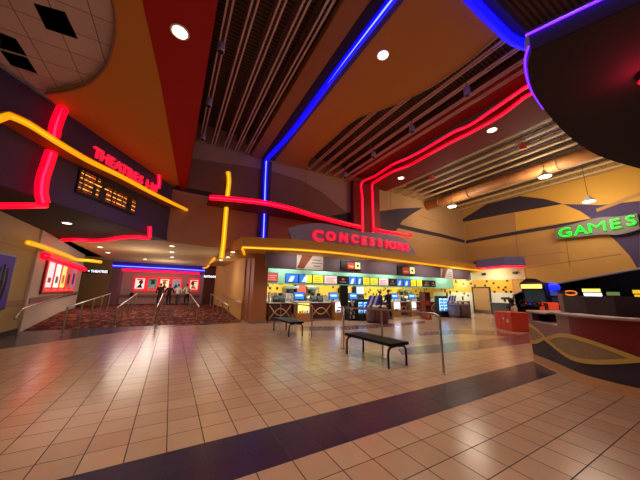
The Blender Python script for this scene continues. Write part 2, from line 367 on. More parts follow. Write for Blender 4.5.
# left lower soffit z=6.4 : orange sheet with a round opening to a tile ceiling, red strip beside it
SZ = 6.4
FA, FB = Vector((-3.15, 9.0, 0)), Vector((-.40, 13.65, 0)); FD = (FB-FA).normalized(); FN = Vector((FD.y, -FD.x, 0))
FL = FA - FD*16
arc = spline([(-1.75,2.6),(-1.5,3.7),(-1.4,4.8),(-1.42,5.3),(-1.58,5.99),(-1.80,6.62),(-2.2,7.35),(-2.71,7.94),(-3.31,8.44)], 5) if False else [Vector((x,y,0)) for x,y in [(-3.4,.4),(-2.5,1.2),(-1.9,2.2),(-1.55,3.4),(-1.41,4.6),(-1.42,5.3),(-1.58,5.99),(-1.80,6.62),(-2.2,7.35),(-2.71,7.94),(-3.31,8.44)]]
arc = spline(arc, 5)
redL = [(-.2,13.1),(-.75,6.39),(-.955,4.55),(-1.6,0),(-1.9,-3)]
pts = [(p.x, p.y, SZ) for p in arc] + [(FA.x, FA.y, SZ), (-.42, 13.58, SZ)] + [(x, y, SZ) for x, y in redL] + [(-4.2,-3,SZ), (-4.2,.1,SZ)]
mb = MB(); mb.slab(pts, (0, 0, .16), M_ORANGE); struct(mb.build('ceiling_soffit'))
mb = MB(); mb.tube([(p.x, p.y, SZ+.03) for p in arc], .035, M_BROWNW, 6); struct(mb.build('trim_23'))
def ctile():
    m = tile_mat('ceiling_tile', (232, 214, 218), (222, 204, 208), (120, 100, 100), .61, 0, 0, .8, .008); return m
ang = math.atan2(FD.y, FD.x)
mb = MB(); mb.box((-9, -4, SZ+.17), (-1.2, 8.9, SZ+.22), ctile()); struct(mb.build('ceiling_tile'))
mbk = [(30,16),(60,29),(10,45)]
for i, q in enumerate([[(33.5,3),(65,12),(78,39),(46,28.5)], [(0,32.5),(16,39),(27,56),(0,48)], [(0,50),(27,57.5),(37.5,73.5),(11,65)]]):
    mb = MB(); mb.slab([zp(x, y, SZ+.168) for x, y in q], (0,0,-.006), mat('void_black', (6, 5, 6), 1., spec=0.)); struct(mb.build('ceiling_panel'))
mb = MB(); mb.slab([(x, y, SZ-.004) for x, y in redL]+[(.2,-3,SZ-.004),(.165,3.9,SZ-.004),(.135,12.95,SZ-.004),(.10,13.58,SZ-.004),(-.15,13.58,SZ-.004)], (0,0,.15), M_RED)
mb.box((.10, -3, SZ+.1), (.165, 13.58, 10.1), M_DKRED); struct(mb.build('ceiling_strip'))

# marquee block (navy) with brown soffit underneath
def fpt(x, y, off=0.): return pp(x, y, FA+FN*off, FN)
mb = MB()
mb.slab([(FL.x, FL.y, BZ0), (FB.x, FB.y, BZ0), (FB.x, FB.y, SZ+.01), (FL.x, FL.y, SZ+.01)], -FN*.12, M_NAVY)
struct(mb.build('wall_marquee'))
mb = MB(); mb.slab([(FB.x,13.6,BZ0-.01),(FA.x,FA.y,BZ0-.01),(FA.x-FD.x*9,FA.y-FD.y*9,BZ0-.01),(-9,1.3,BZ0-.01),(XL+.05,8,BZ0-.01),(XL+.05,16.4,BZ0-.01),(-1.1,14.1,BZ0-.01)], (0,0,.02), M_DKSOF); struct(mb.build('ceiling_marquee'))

# blue-edged band beside the left joists
struct(MB().box((3.12, -3, CZ-.05), (4.0, 13.58, CZ+.25), M_BRSOF).box((3.70, -3, CZ-.06), (4.02, 13.58, CZ-.045), M_DKSOF).build('ceiling_beam'))
# plain orange panel with wavy outer edge
wav = [(6.9,13.55),(6.35,13.0),(6.2,12.0),(6.2,10),(6.28,8.1),(6.75,7.2),(7.3,6.0),(7.58,5.1),(7.68,3.9),(7.62,2.9),(7.62,2.75)]
wv = spline([(a, b, 0) for a, b in wav], 4)
mb = MB(); mb.slab([(p.x, p.y, CZ) for p in wv]+[(4.0,2.75,CZ),(4.0,13.58,CZ)], (0,0,.14), M_ORANGE)
mb.slab([(4.0,2.75,CZ),(12,2.75,CZ),(12,2.45,CZ),(4.0,2.45,CZ)], (0,0,.3), M_NAVY); struct(mb.build('ceiling_soffit'))
struct(MB().tube([(p.x, p.y, CZ+.02) for p in wv], .05, M_GOLDT, 6).build('trim_24'))
# red beam
mb = MB(); mb.box((11.2, -3, CZ), (13.3, 13.58, CZ+.3), M_DKRED); mb.box((9.7, -3, CZ+.5), (11.2, 13.58, CZ+.7), M_DKRED); mb.box((yp(353,200,13.3).x, 13.25, 5.2), (yp(379,200,13.3).x, 13.58, CZ), M_DKRED)
struct(mb.build('ceiling_bulkhead'))
# open-web joists
def joist(x, y0, y1, z, m, w=.05, gap=.07):
    mb = MB()
    for s in (-1, 1): mb.box((x+s*gap-w/2, y0, z), (x+s*gap+w/2, y1, z+.06), m)
    wm = mat('web_dark', (104, 74, 66), .7); mb.box((x-gap, y0, z+.62), (x+gap, y1, z+.68), wm)
    n = int((y1-y0)/.55); d = (y1-y0)/n
    for i in range(n):
        mb.tube([(x, y0+i*d, z+.05), (x, y0+(i+.5)*d, z+.63)], .012, wm, 4, False); mb.tube([(x, y0+(i+.5)*d, z+.63), (x, y0+(i+1)*d, z+.05)], .012, wm, 4, False)
    return struct(mb.build('ceiling_joist'))
for x in (.55, 1.12, 1.75, 2.3, 2.85): joist(x, -3, 13.55, CZ, M_CHROME)
for x in (6.75, 7.35, 8.0, 8.65, 9.3, 9.75): joist(x, 2.8, 13.55, CZ+.04, mat('steel_rose_lit', (236, 178, 168), .5), .045, .06)  # same joist steel, rosier light put into the tint
for x in (13.6, 14.45, 15.3, 16.15, 17.0, 18.9, 20.0, 21.1, 22.2): joist(x, -3, 13.55, CZ, mat('steel_tan_lit', (226, 200, 152), .5), .045, .065)  # same joist steel, tan light of this field put into the tint
# duct
t = thing('air_duct', 'long round orange-brown air duct hung under the joists by the games wall', 'duct', (18.0, 5, 8.4))
M_DUCT = mat('duct_paint', (194, 134, 74), .5)
mb = MB(); mb.tube([(17.9, -2, 8.75), (17.9, 13.5, 8.75)], .36, M_DUCT, 16); mb.build('duct_pipe', t, True)
for y in (2.5, 5, 7.5, 10, 12.3):
    mb = MB(); mb.tube([(17.9+.385*math.cos(a*PI/8), y, 8.75+.385*math.sin(a*PI/8)) for a in range(17)], .03, M_BROWNW, 5, False); mb.tube([(17.9, y, 9.1), (17.9, y, 9.14)], .02, M_DARK, 4); mb.build('hanger_band', t)

# ------------------------------------------------------------------ neon
def neon(name, label, path, r, gm, cm, cat='neon light', group=None, casing=None):
    t = thing(name, label, cat, path[len(path)//2], group)
    mb = MB(); mb.tube(path, r, gm, 10); mb.build('diffuser', t, True)
    # bright glass core lying on the viewer-facing side of the diffuser
    P = [Vector(p) for p in path]; Q = [p + (CP-p).normalized()*(r*.86) for p in P]
    mb = MB(); mb.tube(Q, min(.032, max(.014, r*.30)), cm, 6); mb.build('tube', t, True)
    if casing: casing(t)
    return t
def px2(fn, pts, n=5): return spline([fn(*p) for p in pts], n)
# blue ceiling line bending down the back wall
bl = [(4.15,-1,CZ-.12),(4.15,2,CZ-.12),(4.12,6,CZ-.12),(4.17,9,CZ-.12),(4.14,11,CZ-.12),(4.02,12.6,CZ-.12),(3.97,13.3,CZ-.14),(3.98,13.46,CZ-.4),(4.0,13.47,7.5),(4.05,13.48,6),(4.08,13.48,4.25)]
def cs(t):
    mb = MB(); mb.box((3.74, 13.52, 4.2), (4.34, 13.58, CZ-.1), M_NAVY); mb.box((3.86, -2, CZ-.035), (4.46, 13.5, CZ-.001), M_NAVY); mb.build('channel', t)
neon('neon_tube', 'long straight blue neon line crossing the ceiling and dropping down the back wall', spline(bl, 4), .10, G_BLUE, G_BLUEC, casing=cs)
b2 = [(4.15,2.62,CZ-.12),(5.9,2.72,CZ-.12),(6.85,2.74,CZ-.12),(7.9,2.74,CZ-.12),(8.6,2.6,CZ-.12)]
neon('neon_tube', 'blue neon line at top of the photo running to the dark round canopy', spline(b2, 4), .13, G_BLUE, G_BLUEC)
# double red line along the red beam and down its column
for nm, up, dx in (('upper left line of the red neon pair along the maroon beam', [(535,82),(520,91),(497,107),(470,125),(452,133),(425,149),(408,158),(392,165),(375,176),(362,187.5)], 0), ('lower right line of the red neon pair along the maroon beam', [(536,91),(520,101),(497,118),(470,133),(450,143),(428,155),(408,166),(392,172),(375,182),(364,191)], 1)):
    p = [zp(x, y, CZ-.08) for x, y in up]; p = [q for q in p if q.y < 13.3]
    cx_ = (362.2, 372.6)[dx]
    p = [p[0]+Vector((.15,-4,0))] + p + [Vector((yp(cx_-.3, 191, 13.12).x, 13.12, CZ-.1))] + [Vector((yp(cx_+k*.25, y_, 13.10).x, 13.10, yp(cx_, y_, 13.10).z)) for k, y_ in enumerate((196, 208, 220, 236))]
    neon('neon_tube', nm, spline(p, 4), .068, G_RED, G_REDC, group='red neon pair on the beam')
# wavy red fin on the back wall
rp = [(210,197.5),(228,198.8),(250,201),(268,203.5),(290,208.5),(310,214.5),(335,221.3),(360,227)]
zf = 5.75
fr = [zp(x, y, zf) for x, y in rp]; bk = [Vector((p.x*13.55/max(p.y,1) if False else p.x, 13.56, zf)) for p in fr]
def cs(t):
    mb = MB(); mb.slab([p for p in fr]+bk[::-1], (0,0,.1), M_DKRED); mb.build('fin', t)
neon('neon_tube', 'wavy red neon on a dark red fin across the back wall, left of the column', spline(fr, 4), .12, G_RED, G_REDC, casing=cs)
rq = [(374,229.5),(392,233),(411,236)]
neon('neon_tube', 'short red neon line on the back wall right of the red column', [zp(x, y, zf) for x, y in rq]+[zp(411,236,zf)+Vector((.0,.0,.22))], .12, G_RED, G_REDC)
# yellow upright
def cs(t):
    mb = MB(); mb.box((1.93, 13.42, 3.85), (2.13, 13.59, 7.75), M_OCHRE); mb.build('fin', t)
neon('neon_tube', 'upright curved yellow neon bar crossing the red line on the back wall', px2(lambda x, y: yp(x, y, 13.38), [(228,172),(229,181),(227.5,195),(226.5,207),(225,225),(223.5,243),(221.5,258)]), .115, G_YEL, G_YELC, casing=cs)
neon('neon_tube', 'small wavy yellow neon squiggle on the hall ceiling near the pillar', px2(lambda x, y: zp(x, y, 3.66), [(214.5,258.5),(211.5,262),(209,265.5),(206.5,267.5),(203.5,268)]), .08, G_YEL, G_YELC)
# marquee: red pipe, shelf, letters
pu = px2(lambda x, y: fpt(x, y, .2), [(62.5,109),(58.5,118),(55.5,127),(54,136)]); pd = px2(lambda x, y: fpt(x, y, .2), [(51.5,152),(47,166),(43,178),(41.5,192),(43.5,203)])
neon('neon_tube', 'upper length of thick red neon pipe, between orange soffit and yellow shelf', pu, .125, G_RED, G_REDC)
neon('neon_tube', 'lower length of thick wavy red neon pipe below the yellow shelf, far left', pd, .125, G_RED, G_REDC)
neon('neon_tube', 'level red neon pipe leaving the foot of the thick pipe at the left edge', [fpt(46,205.5,.2), fpt(25,205.6,.2), fpt(-12,205.8,.2)], .075, G_RED, G_REDC)
def lowred():
    p = px2(lambda x, y: fpt(x, y, .12), [(130,237.5),(140,236.8),(147,237),(149.3,233),(149.5,227)], 4)
    return [Vector((-4.4, 15.6, BZ0-.1))] if False else p
lp = px2(lambda x, y: zp(x, y, BZ0-.12), [(62,240.2),(75,239.6),(90,240.6),(104,240.3),(120,237.8),(135,237.2),(147,238)], 4) 
lp = [p for p in lp] + [fpt(148.6,238.2,.14), fpt(149.6,236,.16), fpt(149.8,231,.16), fpt(149.6,226.5,.16)]
neon('neon_tube', 'low wavy red neon line under the marquee with an upturned right end', lp, .075, G_RED, G_REDC)
shz = 5.35
sf = [fpt(x, y, .58) for x, y in [(-14,124),(0,118.5),(9,115.5),(30,125),(60,144),(90,161.5),(120,176),(150,192),(170,202),(187,210)]]
sf = sf[:2]+spline(sf[2:], 4)
def cs(t):
    mb = MB(); n = len(sf); bkk = []
    for p in sf:
        q = p - FN*((p-FA).dot(FN)-.005); bkk.append(Vector((q.x, min(q.y, 13.58), p.z)))
    mb.strip(sf, bkk, mat('shelf_under', (176, 96, 30), .7)); mb.strip([p+Vector((0,0,.1)) for p in sf], [p+Vector((0,0,.1)) for p in bkk], M_OCHRE); mb.build('shelf', t)
neon('neon_tube', 'long yellow neon edge of the shelf below the red theatre letters', sf, .07, G_YEL, G_YELC, casing=cs)
# letters THEATRES 1-10
t = thing('theatres_sign', 'red lit channel letters reading THEATRES 1-10 on the marquee shelf', 'sign', fpt(125,170,.1))
txt = 'THEATRES 1-10'; L0, L1 = fpt(93,154,.16), fpt(157.5,188,.16)
us = (L1-L0); us.z = 0
wts = {'1': .55, '-': .5, ' ': .5}; tot = sum(wts.get(c, 1) for c in txt); acc = 0
for i, c in enumerate(txt):
    w = wts.get(c, 1); f = (acc+w/2)/tot; acc += w
    if c == ' ': continue
    p = L0 + us*f; zc = 5.72
    text('letter', c, .46, frame((p.x, p.y, zc), FD, (0,0,1)), G_LETTER, t, .04, .006)
neon('neon_tube', 'short upright red neon stub at the right end of the theatre letters', [fpt(158.5,188,.12), fpt(159.3,181,.12), fpt(158.8,174,.12)], .075, G_RED, G_REDC)
# showtimes board
bc = fpt(108,195,.05); bu = FD; 
p0, p1 = fpt(80,172,.05), fpt(138,197,.05); bw = math.hypot(p1.x-p0.x, p1.y-p0.y); z0, z1 = 4.34, 5.10
T = frame((p0.x, p0.y, z0), FD, (0,0,1))
t = thing('showtimes_board', 'black LED showtimes board with yellow and red rows on the marquee', 'sign', (p0.x, p0.y, z0))
mb = MB(); mb.box((0,0,-.06), (bw, z1-z0, 0), M_BLACK, T, .012); mb.build('board', t)
def led_mat(name, c):
    m = glow(name, c, 1.15); nt = m.node_tree; b = nt.nodes['Principled BSDF']; L = nt.links.new
    g = nt.nodes.new('ShaderNodeNewGeometry'); sn = nt.nodes.new('ShaderNodeVectorMath'); sn.operation = 'SNAP'; sn.inputs[1].default_value = (.028, .05, .04)
    L(g.outputs['Position'], sn.inputs[0]); wn = nt.nodes.new('ShaderNodeTexWhiteNoise'); L(sn.outputs[0], wn.inputs['Vector'])
    gt = nt.nodes.new('ShaderNodeMath'); gt.operation = 'GREATER_THAN'; gt.inputs[1].default_value = .32; L(wn.outputs['Value'], gt.inputs[0])
    ml = nt.nodes.new('ShaderNodeMath'); ml.operation = 'MULTIPLY_ADD'; ml.inputs[1].default_value = 1.0; ml.inputs[2].default_value = .12; L(gt.outputs[0], ml.inputs[0]); L(ml.outputs[0], b.inputs['Emission Strength'])
    return m
LY, LR = led_mat('led_yellow', (255, 196, 80)), led_mat('led_red', (190, 30, 24))
for r in range(9):
    y = (z1-z0)*(.91-.098*r); col = LY if r % 2 else LR; hgt = .017 if r % 2 else .009
    for a, b in ((.02,.05), (.075,.22 if r < 3 else .33 if r == 3 else .20), (.26,.30), (.38 if r == 3 else .42,.50), (.53,.58), (.60,.70), (.72,.78), (.90,.97)):
        if r < 2 and a > .3: continue
        mb = MB(); mb.box((a*bw, y-hgt, .001), (b*bw, y+hgt, .008), col, T); mb.build('text_row', t)
# poster-wall neons (left of hall)
yl = px2(lambda x, y: zp(x, y, 3.08), [(28,242.5),(42,246.5),(56,251.5),(68,256),(76,259.5),(88,260.5),(101,262)])
neon('neon_tube', 'curved yellow neon over the lit poster wall at far left', yl, .085, G_YEL, G_YELC)
rd = [Vector((-4.5,14.3,2.86)), Vector((-4.62,16,2.84)), Vector((-4.85,19,2.84)), Vector((-5.1,22.6,2.82))]
def cs(t):
    mb = MB(); mb.slab([(-4.6,14.1,2.98),(-5.3,23,2.98),(-5.2,23,2.98),(-4.5,14.2,2.98)], (0,0,.1), M_PALE); mb.build('ledge', t)
neon('neon_tube', 'thick red neon bar above the five lit posters on the left hall wall', spline(rd, 4), .13, G_RED, G_REDC, casing=cs)
# far hall neons on a soffit
struct(MB().box((-4.8, 27.2, 3.42), (3.9, 28, BZ0), M_NAVY).build('ceiling_bulkhead_hall'))
neon('neon_tube', 'long blue neon line over the far hall poster wall', [(-4.75,27.15,3.48),(0,27.1,3.46),(2.4,27.1,3.42),(3.7,27.15,3.34)], .12, G_BLUE, G_BLUEC)
neon('neon_tube', 'long pink-red neon line under the blue one in the far hall', [(-4.2,27.4,3.2),(0,27.4,3.18),(2.25,27.4,3.14)], .11, G_RED, G_REDC)

# ------------------------------------------------------------------ dark round canopy at upper right
KZ = 5.2
cv = [zp(x, y, KZ) for x, y in [(531,50),(527.5,66),(531,86),(537,98),(546,111),(561,128),(581,145),(605,157.5),(640,168)]]
cv = spline(cv, 4) + [Vector((13.4,.2,KZ)), Vector((14.5,-2,KZ)), Vector((14,-5,KZ)), Vector((7,-5,KZ)), Vector((5.2,-1,KZ))]
t = thing('kiosk_canopy', 'large dark round hanging canopy with purple neon rim at upper right', 'canopy', (9,-1.5,KZ))
mb = MB(); mb.slab(cv, (0,0,.36), M_NAVY); mb.build('fascia', t)
mb = MB(); mb.slab([p - Vector((0,0,.004)) for p in cv], (0,0,-.02), mat('canopy_under', (44, 34, 38), .8)); mb.build('soffit', t)
for x, y in ((5.6,.4),(9,1),(12,-.5),(9,-4)):
    mb = MB(); mb.tube([(x,y,KZ+.36),(x,y,10.1)], .02, M_DARK, 6); mb.build('hanger', t)
def offs(pts, z, out=.05):
    c = Vector((9,-1.5,0)); return [Vector((p.x, p.y, z)) + Vector((p.x-c.x, p.y-c.y, 0)).normalized()*out for p in pts]
neon('neon_tube', 'purple neon line around the curved front rim of the dark canopy', offs(cv[:17], KZ+.06, .03), .022, G_PUR, G_PURC)
e0, e1 = cv[0], cv[-1]
neon('neon_tube', 'purple neon line along the straight left edge of the dark canopy', offs([e0, e0.lerp(e1,.3), e0.lerp(e1,.65), e1], KZ+.26, .05), .022, G_PUR, G_PURC)
t = thing('canopy_lamp', 'small red-glowing lamp under the dark canopy at right edge', 'lamp', (6.3,.5,KZ-.15))
q = zp(645, 76, KZ-.1); mb = MB(); mb.lathe([(.07,0),(.10,.02),(.10,.14),(.06,.16)], M_BLACK, (q.x,q.y,KZ-.18)); mb.build('housing', t); mb = MB(); mb.lathe([(.06,-.012),(.085,0)], G_RED, (q.x,q.y,KZ-.181)); mb.build('lens', t)
light('POINT', (q.x-.1, q.y+.05, KZ-.3), 14, (1,.02,.08), .05)

# ------------------------------------------------------------------ downlights and high-bay lamps
def downlight(p, label, group, r=.13, e=60, col=WARM, spot=130):
    t = thing('downlight', label, 'ceiling light', p, group)
    mb = MB(); mb.lathe([(r*1.25,-.012),(r*1.3,0),(r*1.05,.004),(r,-.004)], M_WHITE, p, 20); mb.build('trim_ring', t)
    mb = MB(); mb.lathe([(r,-.016),(r*.98,-.006)], G_LAMP, p, 20); mb.build('lens', t)
    if e: light('SPOT', (p[0], p[1], p[2]-.06), e, col, .55, (p[0], p[1], 0), spot, .9)
p = zp(180,32,SZ-.01); downlight(p, 'bright downlight in the red ceiling strip', 'recessed downlights', .13, 420)
p = zp(383,55,CZ); downlight(p, 'bright downlight in the plain orange ceiling panel', 'recessed downlights', .16, 780)
p = zp(492,130,CZ); downlight(p, 'nearer downlight on the maroon beam', 'recessed downlights', .18, 700)
p = zp(401,178,CZ); downlight(p, 'farther downlight on the maroon beam above the column', 'recessed downlights', .18, 600)
p = zp(67,223,BZ0-.012); downlight(p, 'downlight in the brown soffit under the marquee', 'recessed downlights', .12, 120)
for (x, y), l in (((100,247), 'nearest left downlight in the hall ceiling'), ((108,252.5), 'second left downlight in the hall ceiling'), ((145,259), 'lone far downlight in the hall ceiling centre'), ((172,246), 'nearest of three downlights in the hall ceiling line'), ((172,252), 'middle of three downlights in the hall ceiling line'), ((172,257), 'farthest of three downlights in the hall ceiling line')):
    p = zp(x, y, BZ0-.001); downlight(p, l, 'hall downlights', .11, 150)
for (x, y), l in (((233,252), 'nearest soffit downlight beside the brown pillar'), ((228,257), 'middle soffit downlight beside the brown pillar'), ((221,260), 'farthest soffit downlight beside the brown pillar')):
    p = zp(x, y, 3.499); downlight(p, l, 'soffit downlights by pillar', .10, 70, AMBER)
# added spots without fixtures, brightening the lobby floor
for p, e in (((-.6,.6,SZ-.2), 270), ((5.1,1.2,CZ-.2), 440), ((-.4,9.6,SZ-.1), 190), ((2.2,4.5,CZ-.1), 400)):
    light('SPOT', p, e, WARM, .8, (p[0], p[1], 0), 140, .9)
def highbay(px, z, label):
    X = {0: 17.2, 1: 20.6, 2: 17.2}[px[2]]
    p = xp(px[0], px[1], X)
    t = thing('pendant_lamp', label, 'pendant lamp', p, 'high bay lamps')
    mb = MB(); mb.lathe([(.30,0),(.27,.10),(.12,.20),(.09,.30),(.03,.42)], M_WHITE, p, 20); mb.build('shade', t, True)
    mb = MB(); mb.lathe([(.27,-.02),(.28,.02)], G_LAMP, p, 20); mb.build('lens', t)
    mb = MB(); mb.tube([(p.x,p.y,p.z+.42),(p.x,p.y,10.1)], .012, M_DARK, 5); mb.build('cord', t)
    light('POINT', (p.x,p.y,p.z-.16), 230 if px[2] == 1 else (330 if px[0] > 500 else 190), WARM, .7)
highbay((545,176.5,0), 8, 'nearest bright high bay lamp beside the air duct')
highbay((589,201.5,1), 8, 'high bay lamp hanging just above the GAMES sign')
highbay((452,206.5,2), 8, 'farthest bright high bay lamp near the back wall corner')
# small cylinder track heads hanging among joists
for (x, y), l in (((467,92), 'nearest small cylinder spotlight hung among the middle joists'), ((412,129), 'second small cylinder spotlight hung among the middle joists'), ((373.5,155), 'third small cylinder spotlight hung among the middle joists'), ((345,175), 'farthest small cylinder spotlight near the back wall, middle joists'), ((221,48), 'nearest small cylinder spotlight beside the red ceiling strip'), ((209,103), 'middle small cylinder spotlight beside the red ceiling strip'), ((203,137), 'farthest small cylinder spotlight beside the red ceiling strip')):
    p = zp(x, y, 8.55); t = thing('cylinder_spotlight', l, 'spotlight', p, 'hanging cylinder spotlights')
    mb = MB(); mb.lathe([(.10,-.14),(.11,-.12),(.11,.14),(.08,.17)], mat('spot_grey', (176, 170, 196), .5), p, 14); mb.build('housing', t, True)
    mb = MB(); mb.lathe([(.08,-.15),(.085,-.14)], M_BLACK, p, 14); mb.build('lens', t)
    mb = MB(); mb.tube([(p.x,p.y,p.z+.17),(p.x,p.y,10.1)], .013, M_DARK, 5); mb.build('stem', t)
for (x, y), l in (((523,147), 'nearer small pinkish junction box hung below the right joists'), ((432,178), 'farther small pinkish junction box hung below the right joists')):
    p = zp(x, y, 8.95); t = thing('junction_box', l, 'box', p, 'joist boxes')
    mb = MB(); mb.box((p.x-.12,p.y-.12,p.z-.12), (p.x+.12,p.y+.12,p.z+.15), mat('pink_box', (224, 110, 96), .6), None, .02); mb.build('housing', t)
    mb = MB(); mb.tube([(p.x,p.y,p.z+.15),(p.x,p.y,10.1)], .015, M_DARK, 5); mb.build('stem', t)

# ------------------------------------------------------------------ GAMES sign
t = thing('games_sign', 'grey wavy sign board with green letters reading GAMES on the right wall', 'sign', xp(600,226,XG-.3))
XS = XG-.32
top = px2(lambda x, y: xp(x, y, XS), [(554,228.5),(575,223.5),(598,217.5),(618,216.5),(637,213)], 4); bot = px2(lambda x, y: xp(x, y, XS), [(640,229),(620,234.5),(600,234.5),(578,237),(556,239.5)], 4)
mb = MB(); mb.slab(top+bot, (.12,0,0), mat('sign_silver', (128, 122, 112), .6)); mb.build('board', t)
mb = MB(); mb.box((XS+.1, 6.0, 5.6), (XG, 6.1, 5.9), M_DARK); mb.box((XS+.1, 4.2, 5.6), (XG, 4.3, 5.9), M_DARK); mb.build('bracket', t)
for c, (x, y), s in zip('GAMES', [(565,233),(580.5,230.5),(597,227.5),(615,224.5),(631,221)], (.78,.76,.76,.74,.72)):
    p = xp(x, y, XS-.09); text('letter', c, s*1.12, frame(p, (0,-1,.02), (0,0,1)), G_GREEN, t, .02, -.004 if c == 'M' else .006, 1.4 if c == 'M' else 1.16)

# ------------------------------------------------------------------ concessions front
# curved gold fascia
pl = [zp(x, y, 3.5) for x, y in [(241.9,248),(265,249),(300,250.6),(340,254),(380,259),(410,262.7),(440,266.3)]]
pl = spline(pl+[Vector((19.6,12.2,3.5)), Vector((XG-.02,12.35,3.5))], 5)
FZ1 = 4.03
mb = MB()
left = [Vector((2.5,13.58,3.5))]
mb.strip(left+pl, [p+Vector((0,0,FZ1-3.5)) for p in left+pl], M_GOLD)
inner = [Vector((2.5, YB-.02, FZ1))]+[Vector((p.x, YB-.02, FZ1)) for p in pl]
mb.strip([p+Vector((0,0,FZ1-3.5)) for p in left+pl], inner, M_GOLD)
mb.strip(left+pl, [Vector((p.x, YB-.02, 3.5)) for p in left+pl], mat('gold_soffit', (200, 150, 74), .7))
struct(mb.build('ceiling_fascia'))
struct(MB().box((2.4, YB-.02, 3.5), (3.7, 22, 3.6), mat('gold_soffit', (200,150,74), .7)).build('ceiling_soffit_side'))
npth = [p+Vector((0,-.05,.02)) for p in pl]
neon('neon_tube', 'long curved yellow neon line along the bottom of the concessions fascia', npth, .055, G_YEL, G_YELC)
neon('neon_tube', 'short yellow neon stub on the soffit corner near the brown pillar', [zp(242.5,249,3.46), zp(244.8,255.5,3.46)], .06, G_YEL, G_YELC)
# sign
SY = 11.35
SA = Vector((5.0, 11.25, 0)); SN = Vector((.75, -11., 0)).normalized()
def sgp(x, y, off=0.): return pp(x, y, SA+SN*off, SN)
t = thing('concessions_sign', 'purple-grey leaf shaped board with red letters reading CONCESSIONS above the fascia', 'sign', (9, SY, FZ1))
tp = [(288,228.5),(296,226),(305,224),(323,223.3),(347,228.3),(363.5,231.8),(380,233),(397,236),(407,241.5),(413,249),(416,256)]
out = px2(sgp, tp, 4); base = [Vector((out[-1].x, out[-1].y, FZ1-.05)), Vector((out[0].x+.25, out[0].y+.02, FZ1-.05))]
mb = MB(); mb.slab(out+base, -SN*.12, mat('sign_lilac', (152, 140, 170), .55)); mb.build('board', t)
ltr = [('C',318,236.2,1.12),('O',331,236.6,.92),('N',343.8,238,.92),('C',355,239.2,.92),('E',364,241,.95),('S',372,242,.92),('S',380,243.2,.92),('I',386.3,244.3,.92),('O',392.3,245.3,.92),('N',400,246.5,.92),('S',407,247.8,.92)]
for c, x, y, s in ltr:
    p = sgp(x, y, .08); text('letter', c, s*.70, frame(p, (11,.75,0), (0,0,1)), G_LETTER, t, .05, .016, 1.22)
# header band
HY = 12.4
struct(MB().box((3.95, HY, 2.72), (21.2, HY+.15, 3.5), mat('header_plum', (112, 96, 118), .7)).build('wall_concession_header'))
struct(MB().box((4.36, 14.19, 2.0), (21.5, 14.4, 3.3), M_MINT).box((4.36, 13.25, 3.3), (XG, 17.5, 3.4), M_MINT).build('wall_concession_bulkhead'))
struct(MB().box((3.75, 17.3, 0), (XG, 17.5, 3.5), M_DOTS2).build('wall_concession_back'))
struct(MB().box((XG-.04, 10.2, 0), (XG-.005, 17.3, 2.85), M_DOTS).build('wall_alcove_tile'))
# banners on the header
def banner(x0, x1, y0, y1, label):
    a, b = yp(x0, y0, HY-.03), yp(x1, y1, HY-.03); z0, z1 = b.z, a.z
    t = thing('promo_banner', label, 'banner', (a.x, HY-.03, z0), 'promo banners on the header')
    mb = MB(); mb.box((a.x, HY-.035, z0), (b.x, HY-.005, z1), mat('banner_white', (206, 200, 204), .6)); mb.build('sheet', t)
    w = b.x-a.x; h = z1-z0
    mb = MB(); mb.slab([(a.x+.02*w, HY-.037, z0+.06*h), (a.x+.25*w, HY-.037, z0+.03*h), (a.x+.6*w, HY-.037, z1-.02*h), (a.x+.2*w, HY-.037, z1-.02*h)], (0,-.004,0), mat('banner_brown', (132, 66, 36), .6)); mb.build('picture', t)
    mb = MB()
    for k, (q0, q1) in enumerate(((.6,.92),(.55,.95),(.62,.9))): mb.box((a.x+q0*w, HY-.041, z0+(.62-.2*k)*h), (a.x+q1*w, HY-.036, z0+(.70-.2*k)*h), M_GREY)
    mb.build('lettering', t)
banner(297, 323, 253.5, 270.5, 'pale promo banner with brown picture over the left counter')
banner(440.5, 453, 268, 279, 'pale promo banner with brown picture near the right end of the header')
# paired small lit signs
for x0, l in ((347.5, 'left pair of small red and cream lit boxes on the header'), (402.5, 'right pair of small red and cream lit boxes on the header')):
    y0 = 262.5 if x0 < 380 else 267.3; dx = 0 if x0 < 380 else -.5
    a, b = yp(x0, y0, HY-.1), yp(x0+7+dx, y0+7, HY-.1); c, d = yp(x0+7.7+dx, y0, HY-.1), yp(x0+12.5+dx, y0+6.6, HY-.1)
    t = thing('lit_sign', l, 'sign', (a.x, HY-.1, b.z), 'paired lit boxes')
    mb = MB(); mb.box((a.x-.45, HY-.1, b.z-.05), (d.x+.05, HY-.001, a.z+.1), M_BLACK, None, .01); mb.build('box', t)
    mb = MB(); mb.box((a.x, HY-.115, b.z), (b.x, HY-.101, a.z), glow('sign_red', (180, 40, 30), .5)); mb.box((a.x+.08, HY-.12, b.z+.12), (b.x-.08, HY-.116, b.z+.2), M_CREAM); mb.build('red_face', t)
    mb = MB(); mb.box((c.x, HY-.115, d.z), (d.x, HY-.101, c.z), glow('sign_cream', (226, 224, 160), .9)); mb.lathe([(.09,0),(.09,.004)], M_DARK, (0,0,0), 12, Matrix.Translation(((c.x+d.x)/2, HY-.116, (c.z+d.z)/2)) @ Matrix.Rotation(PI/2, 4, 'X')); mb.build('cream_face', t)
